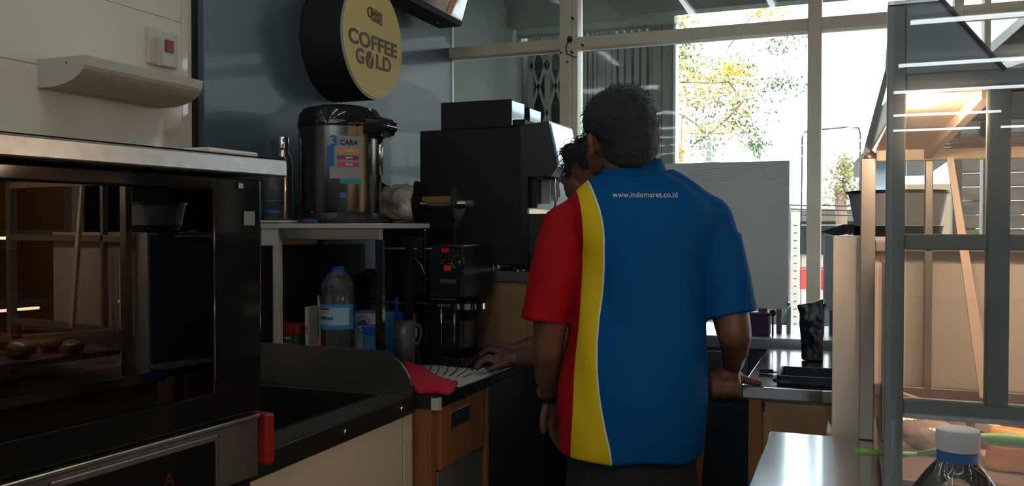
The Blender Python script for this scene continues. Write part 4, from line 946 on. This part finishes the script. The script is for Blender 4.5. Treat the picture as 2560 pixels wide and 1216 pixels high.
# food and tools in the case
wrapm = mat('clear_wrap', (.45, .30, .22), .15, .3, bump=.8, bscale=30)
def bun(x, y, r, lab, m):
    b = MB().ell((x, y, .946 + r * .55), (r, r * .8, r * .55), 3)
    for v in b.bm.verts: v.co += Vector((0, 0, .004 * noise.noise(v.co * 60)))
    for v in b.bm.verts: v.co.z = max(v.co.z, .946)
    tag(b.build('wrapped_bun', m, None, True), lab, 'bread', 'wrapped buns in the display case')
bun(.115, 1.50, .045, 'brown wrapped bun behind the middle of the lower rail', wrapm)
bun(.075, 1.62, .035, 'smaller brown wrapped bun near the left pane of the case', wrapm)
bun(.185, 1.62, .040, 'wrapped bun at the back behind the second case post', breadm)
c = ay(2530, 1190, 1.40)
t = thing('orange_packet', 'orange snack packet at the lower right inside the display case', 'packet', (c.x, 1.42, .945))
b = MB().loft([(.946, c.x + .02, 1.44, .05, .03), (.985, c.x + .02, 1.44, .048, .028), (1.005, c.x + .02, 1.44, .045, .006)], 28, 3)
remesh(b, 'packet_body', mat('packet_orange', (.75, .30, .03), .35), .004, 2, lambda p: .003 * noise.noise(p * 50), t, False)
c0 = ay(2450, 1150, 1.48); c1 = ay(2620, 1165, 1.48)
tag(MB().box(c0.x, c1.x, 1.46, 1.50, c0.z - .012, c0.z + .012, .002).build('wooden_board', mat('pale_wood', (.55, .36, .24), .5)), 'pale wooden board edge behind the white-capped bottle', 'board')
MB_ = MB().box(c0.x + .01, c0.x + .02, 1.46, 1.50, .945, c0.z - .012)
tag(MB_.build('board_prop', woodlt), 'short wooden prop under the pale wooden board', 'prop')
# red trim behind bottle
c0 = ay(2420, 1062, 1.50); c1 = ay(2640, 1085, 1.50)
tag(MB().box(c0.x, c1.x, 1.51, 1.53, .946, c1.z + .012, .003).build('red_carton', mat('maroon_card', (.28, .03, .03), .5)), 'dark red carton inside the case behind the green spoon', 'carton')
# green spatula
p0 = ay(2142, 1130, 1.35); p1 = ay(2440, 1106, 1.35)
t = thing('green_spoon', 'long light green plastic spoon leaning across inside the case', 'spoon', (p0.x, 1.35, p0.z))
dx = (ay(2205, 1127, 1.35) - p0)
MB().chain([(Vector((.050, 1.35, p0.z - .0005)), .0055), (Vector((.085, 1.35, p0.z + .004)), .0035), (p1, .0035)]).build('handle', green, t, True)
MB().ell(ay(2525, 1102, 1.35), (.050, .008, .0095), 3).build('spoon_bowl', green, t, True)
MB().cap(p0, Vector((.036, 1.35, p0.z + .001)), .005, .005).build('handle_tip', green, t, True)

# bottle in the foreground
bp_ = ay(2395, 1095, .62); bx, bz = bp_.x, ay(2397, 1072, .62).z
t = thing('clear_bottle', 'clear plastic bottle with white screw cap in the right foreground', 'bottle', (bx, .62, .9))
H = bz - .9015
MB().lathe([(0, 0), (.030, 0), (.033, .008), (.033, H - .075), (.031, H - .055), (.026, H - .040), (.018, H - .028), (.0112, H - .020), (.0112, H - .004), (0, H - .004)], (bx, .62, .9015), 48).build('bottle_body', glass('clear_pet', (.86, .87, .87), 1.5, rough=.02, haze=.05), t, True)
cp = MB(); cp.lathe([(0, H - .0135), (.0128, H - .0135), (.0130, H - .003), (.0125, H - .0005), (.0112, H), (0, H)], (bx, .62, .9015), 48)
cp.build('cap', mat('cap_white', (.55, .55, .56), .5), t, 'auto')
MB().lathe([(.0115, H - .020), (.0125, H - .020), (.0125, H - .014), (.0115, H - .014), (.0115, H - .020)], (bx, .62, .9015), 40).build('neck_ring', mat('ring_blue', (.03, .14, .35), .3), t, 'auto')

# warm-lit bread shelving further right in the shop (seen as reflection in the oven door)
ws = thing('bread_shelf', 'tall warm-lit bread shelving unit on the far right of the shop', 'shelving', (2.8, 1.2, 0))
shw = mat('shelf_wood', (.40, .24, .12), .6)
MB().box(3.05, 3.08, -.8, 3.2, 0, 2.1).build('back_board', shw, ws)
for y in (-.8, .53, 1.86, 3.17): MB().box(2.6, 3.05, y, y + .03, 0, 2.1).build('upright', shw, ws)
for z in (.45, .85, 1.25, 1.65, 2.07):
    MB().box(2.6, 3.05, -.77, 3.17, z, z + .025).build('shelf', shw, ws)
    for y in (-.7, .62, 1.95): MB().cyl((2.66, y, z - .02), (2.66, y + 1.1, z - .02), .008, n=8).build('warm_tube', wl_, ws)

# ================================================================== PEOPLE
def fold(p): return .0085 * noise.noise(Vector((p.x * 11 + p.z * 4, p.y * 9, p.z * 4.5))) + .0025 * noise.noise(Vector((p.x * 22 + 5, p.y * 22, p.z * 7)))
c, s = math.cos(YAW), math.sin(YAW)
lx, ly = (1600 - 1280) / F * 2.1, 2.1
man = thing('person', 'person in blue, yellow and red short-sleeved shirt seen from behind', 'person', (lx * c - ly * s, lx * s + ly * c, 0), YAW)
B = MB()
# head + neck + face features (turned a little to the left)
B.ell((-.046, .014, 1.530), (.077, .082, .096), 3); B.ell((-.068, .045, 1.475), (.058, .062, .060), 3)
B.ell((-.078, .055, 1.445), (.045, .045, .030), 2)
B.ell((-.100, .095, 1.50), (.013, .022, .016), 2)      # nose
B.ell((-.096, .088, 1.465), (.022, .014, .008), 2)     # lips
B.ell((-.110, .078, 1.53), (.016, .018, .008), 2)      # brow
for ex, ey in ((-.119, -.018), (.030, .045)):            # ears
    B.ell((ex, ey, 1.490), (.009, .015, .033), 2); B.ell((ex - .004 * (1 if ex < 0 else -1), ey - .010, 1.503), (.009, .010, .020), 2)
B.chain([((-.036, .0, 1.46), .058), ((-.018, .0, 1.40), .057), ((0, .0, 1.32), .07)])
# torso, hips, legs
B.loft([(.76, -.01, .0, .155, .10), (.90, -.01, .0, .150, .10), (1.05, 0, 0, .150, .10), (1.25, 0, 0, .16, .095), (1.33, 0, 0, .10, .07)])
for sx in (-1, 1):
    B.chain([((sx * .085 - .01, 0, .80), .085), ((sx * .09 - .01, .01, .46), .058), ((sx * .09 - .01, -.01, .10), .040)])
    B.ell((sx * .09 - .01, .06, .045), (.042, .12, .04), 2)
# left arm hanging
B.chain([((-.170, 0, 1.28), .048), ((-.215, -.01, 1.10), .044), ((-.222, .0, 1.00), .037), ((-.220, .05, .93), .034), ((-.212, .10, .868), .025)])
B.ell((-.208, .112, .822), (.020, .036, .045), 2)
for k, (dy, x0, ln) in enumerate(((-.022, -.212, .060), (-.002, -.206, .068), (.016, -.200, .064), (.034, -.196, .052))):
    p = Vector((x0, .110 + dy, .795)); 
    B.chain([(p, .0095), (p + Vector((.006, .002, -ln * .45)), .0088), (p + Vector((.018, .004, -ln * .8)), .008), (p + Vector((.028, .004, -ln)), .007)])
B.chain([((-.222, .085, .845), .012), ((-.232, .070, .812), .010), ((-.230, .066, .785), .0085)])
# right arm, hand resting on the counter corner
B.chain([((.160, 0, 1.29), .048), ((.205, -.03, 1.12), .046), ((.216, -.05, 1.045), .041), ((.228, -.01, 1.00), .033), ((.234, .03, .962), .026)])
B.ell((.226, .050, .930), (.036, .030, .026), 2); B.ell((.215, .045, .925), (.030, .03, .024), 2)
for k in range(4):
    p = Vector((.185 + k * .019, .035 - .003 * k, .925)); 
    B.chain([(p, .0105), (p + Vector((-.004, -.022, -.010)), .010), (p + Vector((-.003, -.026, -.032)), .0092), (p + Vector((.002, -.014, -.046 + .002 * k)), .0082)])
B.chain([((.246, .048, .926), .012), ((.272, .045, .916), .0105), ((.296, .042, .911), .0088), ((.303, .041, .910), .008)])
body = remesh(B, 'body', skin, .0042, 3, None, man)
# shirt material
def shirt_mat():
    m = bpy.data.materials.new('striped_shirt'); m.use_nodes = True; nt = m.node_tree; b = nt.nodes['Principled BSDF']; b.inputs['Roughness'].default_value = .75
    b.inputs['Specular IOR Level'].default_value = .12
    tc = nt.nodes.new('ShaderNodeTexCoord'); sp = nt.nodes.new('ShaderNodeSeparateXYZ'); nt.links.new(tc.outputs['Object'], sp.inputs[0])
    mz = nt.nodes.new('ShaderNodeMapRange'); mz.inputs[1].default_value = .70; mz.inputs[2].default_value = 1.45; nt.links.new(sp.outputs[2], mz.inputs[0])
    def edge(pts):
        fc = nt.nodes.new('ShaderNodeFloatCurve'); cu = fc.mapping.curves[0]
        P = sorted([((z - .70) / .75, (x + .25) / .25) for x, z in pts])
        cu.points[0].location = P[0]; cu.points[1].location = P[-1]
        for q in P[1:-1]: cu.points.new(*q)
        fc.mapping.update(); nt.links.new(mz.outputs[0], fc.inputs['Value'])
        a = nt.nodes.new('ShaderNodeMapRange'); a.inputs[3].default_value = -.25; a.inputs[4].default_value = 0; nt.links.new(fc.outputs[0], a.inputs[0]); return a.outputs[0]
    e1 = edge([(-.082, .70), (-.082, .765), (-.0965, .84), (-.109, .918), (-.113, .995), (-.109, 1.072), (-.0994, 1.149), (-.0965, 1.227), (-.0994, 1.304), (-.1207, 1.391), (-.135, 1.45)])
    e2 = edge([(-.172, .70), (-.172, .773), (-.167, .879), (-.162, .976), (-.154, 1.053), (-.148, 1.13), (-.143, 1.217), (-.145, 1.304), (-.154, 1.381), (-.165, 1.45)])
    def gt(a_, b_, off=0):
        su = nt.nodes.new('ShaderNodeMath'); su.operation = 'SUBTRACT'; nt.links.new(a_, su.inputs[0]); nt.links.new(b_, su.inputs[1])
        g_ = nt.nodes.new('ShaderNodeMath'); g_.operation = 'GREATER_THAN'; g_.inputs[1].default_value = off; nt.links.new(su.outputs[0], g_.inputs[0]); return g_.outputs[0]
    def mix(f, a_, b_):
        n = nt.nodes.new('ShaderNodeMix'); n.data_type = 'RGBA'; nt.links.new(f, n.inputs[0])
        for i_, q in ((6, a_), (7, b_)):
            if isinstance(q, tuple): n.inputs[i_].default_value = (*q, 1)
            else: nt.links.new(q, n.inputs[i_])
        return n.outputs[2]
    X = sp.outputs[0]
    c1 = mix(gt(X, e2), (.36, .006, .010), (.70, .50, .015))
    c2 = mix(gt(X, e1, -.004), c1, (.65, .65, .65))
    c3 = mix(gt(X, e1, 0), c2, (.0, .074, .25))
    nt.links.new(c3, b.inputs['Base Color'])
    n2 = nt.nodes.new('ShaderNodeTexNoise'); n2.inputs['Scale'].default_value = 400; nt.links.new(tc.outputs['Object'], n2.inputs['Vector'])
    bp = nt.nodes.new('ShaderNodeBump'); bp.inputs['Strength'].default_value = .15; bp.inputs['Distance'].default_value = .004; nt.links.new(n2.outputs[0], bp.inputs['Height']); nt.links.new(bp.outputs[0], b.inputs['Normal'])
    return m
SM = shirt_mat()
B = MB()
def X(u): return (u - 1600) / 1036
def Z(v): return 1.3 - (v - 564) / 1036
rows = [(1132, 1396, 1760, .135), (1100, 1394, 1764, .137), (1000, 1398, 1774, .137), (900, 1406, 1770, .134), (800, 1425, 1763, .132), (700, 1436, 1764, .130), (640, 1440, 1772, .128), (580, 1420, 1790, .124), (530, 1405, 1800, .112), (490, 1425, 1765, .095), (460, 1465, 1715, .080), (438, 1500, 1672, .066)]
B.loft([(Z(v), (X(l) + X(r_)) / 2, 0, (X(r_) - X(l)) / 2, d_) for v, l, r_, d_ in rows], 40, 2.25)
B.chain([((-.09, 0, 1.378), .044), ((-.178, .0, 1.300), .056), ((-.205, -.005, 1.19), .059)])
B.chain([((.075, 0, 1.385), .046), ((.165, .0, 1.318), .060), ((.196, -.015, 1.20), .060)])
B.cyl((-.195, -.003, 1.25), (-.2325, -.010, 1.068), .057, .056, 28)
B.cyl((.183, -.008, 1.27), (.2150, -.036, 1.085), .060, .060, 28)
shirt = remesh(B, 'shirt', SM, .005, 5, fold, man)
# collar
cl_ = MB()
for (z0_, r0_), (z1_, r1_) in (((1.375, .078), (1.452, .066)),):
    n = 40; bm = cl_.bm; vv = []
    prof = [(.086, 1.395), (.079, 1.432), (.068, 1.458), (.063, 1.452), (.066, 1.40)]
    for r_, z_ in prof: vv.append([bm.verts.new((-.014 + r_ * math.cos(2 * math.pi * i / n), .006 + r_ * .86 * math.sin(2 * math.pi * i / n), z_ - .012 * max(0, math.sin(2 * math.pi * i / n)))) for i in range(n)])
    vv.append(vv[0])
    for a_, b_ in zip(vv, vv[1:]):
        for i in range(n): bm.faces.new((a_[i], a_[(i + 1) % n], b_[(i + 1) % n], b_[i]))
cl_.build('collar', mat('shirt_blue', (.0, .074, .25), .75, spec=.12), man, True, True)
# back lettering
bvh = BVHTree.FromPolygons([v.co for v in shirt.data.vertices], [p.vertices for p in shirt.data.polygons])
tx = text('www.indomaret.co.id', .0185, FRONT(Vector((X(1598), -.3, Z(491)))), mat('shirt_print', (.55, .58, .60), .6), man, 'shirt_lettering', off=.0002, ext=0, local=True, width=.150, sp=1.04)
for v in tx.data.vertices:
    h_ = bvh.ray_cast(Vector((v.co.x, -.5, v.co.z)), Vector((0, 1, 0)))
    if h_[0]: v.co.y = h_[0].y - .0012
# hair
B = MB()
B.loft([(z_, cx_, cy_, hw_, hd_ + .006) for z_, cx_, cy_, hw_, hd_ in ((1.436, -.027, -.030, .036, .030), (1.446, -.027, -.026, .050, .044), (1.462, -.027, -.020, .060, .058), (1.480, -.026, -.012, .068, .072), (1.508, -.034, -.006, .078, .084), (1.526, -.045, .0, .089, .092), (1.555, -.048, .004, .091, .100), (1.584, -.049, .008, .083, .095), (1.608, -.045, .010, .068, .082), (1.624, -.041, .010, .050, .062), (1.636, -.040, .010, .028, .036))], 40)
hm = remesh(B, 'hair', hairm, .004, 2, lambda p: .003 * noise.noise(p * 45) + .0015 * noise.noise(p * 130), man)
def strands(root, name, centers, n, L, r, par, seed, curl):
    rnd = random.Random(seed); b = MB()
    for i in range(n):
        p, nrm = rnd.choice(centers); p = Vector(p); nrm = (Vector(nrm) + Vector([rnd.uniform(-.5, .5) for _ in range(3)])).normalized()
        tx_ = nrm.orthogonal().normalized(); pts = []; l_ = L * rnd.uniform(.6, 1.2)
        for k_ in range(7):
            t_ = k_ / 6; pts.append(p + nrm * l_ * math.sin(t_ * 1.9) * .8 + tx_ * curl * (1 - math.cos(t_ * 3)) + Vector((0, 0, -.3 * l_ * t_ * t_)))
        b.tube(pts, r, 4)
    o = b.build(name, hairm, root, False, True); o['kind'] = 'stuff'; return o
hc = [(v.co.copy(), v.normal.copy()) for v in hm.data.vertices if v.co.z > 1.52]
strands(man, 'hair_strands', hc, 420, .010, .0005, man, 3, .004)
# trousers and shoes
B = MB(); B.loft([(.60, -.012, .0, .158, .112), (.78, -.015, 0, .160, .118), (.84, -.015, 0, .155, .115)], 32, 2.4)
for sx in (-1, 1): B.chain([((sx * .080 - .012, 0, .76), .086), ((sx * .088 - .012, .005, .46), .075), ((sx * .09 - .012, -.005, .09), .062)])
remesh(B, 'trousers', trousers, .006, 4, fold, man)
for sx in (-1, 1):
    b = MB().ell((sx * .09 - .012, .05, .045), (.050, .135, .044), 3)
    for v in b.bm.verts: v.co.z = max(v.co.z, .002)
    b.build('shoe', black, man, True, True)
MB().cyl((-.217, .085, .885), (-.213, .097, .872), .031, .030, 24).build('watch', black, man, 'auto', True)

# second person, bending over the counter behind the first
lx2, ly2 = (1500 - 1280) / F * 2.62, 2.62
p2 = thing('person', 'person with curly dark hair bent towards the counter behind the man in blue', 'person', (lx2 * c - ly2 * s, lx2 * s + ly2 * c, 0), YAW)
k2 = F / 2.62
def X2(u): return (u - 1500) / k2
def Z2(v): return 1.3 - (v - 564) / k2
B = MB()
hx, hz = X2(1476), Z2(432)
B.ell((hx + .01, 0, hz + .01), (.085, .078, .088), 3)          # skull
B.ell((hx - .035, 0, hz - .040), (.045, .055, .045), 3)         # face, looking left and down
B.ell((hx - .052, 0, hz - .060), (.026, .035, .022), 2)         # chin
B.ell((hx - .080, 0, hz - .022), (.013, .010, .014), 2)         # nose
B.ell((hx - .070, 0, hz - .045), (.012, .020, .007), 2)         # lips
B.ell((hx - .068, 0, hz + .008), (.016, .040, .008), 2)         # brow
for ey in (-.078, .078): B.ell((hx + .012, ey, hz - .020), (.016, .007, .028), 2)
B.chain([((hx + .02, 0, hz - .05), .052), ((hx + .065, .0, hz - .115), .055), ((hx + .12, .0, hz - .16), .07)])
tx0 = hx + .12
B.loft([(.80, tx0 + .07, .0, .115, .15), (.98, tx0 + .06, 0, .11, .15), (1.15, tx0 + .03, 0, .105, .17), (1.25, tx0, 0, .08, .15)])
for sy in (-1, 1):
    B.chain([((tx0 + .08, sy * .085, .82), .085), ((tx0 + .10, sy * .09, .46), .056), ((tx0 + .09, sy * .09, .10), .04)])
    B.ell((tx0 + .04, sy * .09, .045), (.12, .042, .04), 2)
wx, wz = X2(1300), Z2(895)
for sy in (-1, 1):
    q = 0 if sy < 0 else .1
    sh_ = Vector((tx0 + .0, sy * .16, 1.22)); el = Vector((X2(1400), sy * .12, 1.0 - .06)); wr = Vector((wx, sy * .05 + q, .905))
    B.chain([(sh_, .052), (el, .038), (wr, .026)])
    pc = wr + Vector((-.045, 0, -.006)); B.cap(wr, pc, .024, .022); B.ell(pc, (.040, .036, .018), 2)
    for j in range(4):
        p = pc + Vector((-.030, -.027 + j * .018, .002)); l_ = (.052, .060, .056, .044)[j]
        B.chain([(p, .0092), (p + Vector((-l_ * .45, 0, .006)), .0088), (p + Vector((-l_ * .8, 0, -.006)), .008), (p + Vector((-l_ * .95, 0, -.018)), .007)])
    B.chain([(pc + Vector((.01, -.032 * 1, -.002)), .012), (pc + Vector((-.022, -.046, -.010)), .010), (pc + Vector((-.045, -.045, -.020)), .0085)])
remesh(B, 'body', skin, .0045, 3, None, p2)
B = MB(); B.ell((hx + .018, 0, hz + .030), (.094, .086, .086), 3); B.ell((hx + .05, 0, hz - .01), (.068, .076, .072), 2); B.ell((hx - .045, 0, hz + .055), (.045, .06, .035), 2)
hm2 = remesh(B, 'hair', hairm, .0045, 1, lambda p: .008 * noise.noise(p * 45) + .004 * noise.noise(p * 110), p2)
hc = [(v.co.copy(), v.normal.copy()) for v in hm2.data.vertices if v.co.z > hz + .01 or v.co.x < hx - .05]
strands(p2, 'curls', hc, 420, .024, .0009, p2, 9, .010)
B = MB(); B.loft([(.84, tx0 + .07, 0, .135, .165), (1.0, tx0 + .06, 0, .13, .165), (1.16, tx0 + .03, 0, .12, .18), (1.25, tx0 + .01, 0, .095, .165), (1.30, tx0 - .01, 0, .06, .09)], 32, 2.3)
for sy in (-1, 1): B.chain([((tx0, sy * .15, 1.22), .062), ((tx0 + .0 + (X2(1400) - tx0) * .5, sy * .145, 1.10), .058)])
remesh(B, 'shirt', mat('shirt_blue', (.0, .074, .25), .75, spec=.12), .006, 4, fold, p2)
B = MB(); B.loft([(.62, tx0 + .08, 0, .12, .16), (.86, tx0 + .07, 0, .125, .158)])
for sy in (-1, 1): B.chain([((tx0 + .08, sy * .082, .78), .085), ((tx0 + .10, sy * .09, .46), .072), ((tx0 + .09, sy * .09, .09), .060)])
remesh(B, 'trousers', trousers, .007, 4, None, p2)
for sy in (-1, 1):
    b = MB().ell((tx0 + .05, sy * .09, .045), (.13, .048, .044), 3)
    for v in b.bm.verts: v.co.z = max(v.co.z, .002)
    b.build('shoe', black, p2, True, True)
# small chrome spoon held by the second person
wloc = Matrix.Translation((lx2 * c - ly2 * s, lx2 * s + ly2 * c, 0)) @ Matrix.Rotation(YAW, 4, 'Z') @ Vector((wx - .135, -.06, .873))
tag(MB().ell(wloc, (.014, .010, .004), 2).cap(wloc, wloc + Vector((.05, .02, .010)), .002).build('metal_scoop', chrome, None, True), 'small shiny metal scoop in the reaching hand over the counter', 'scoop')
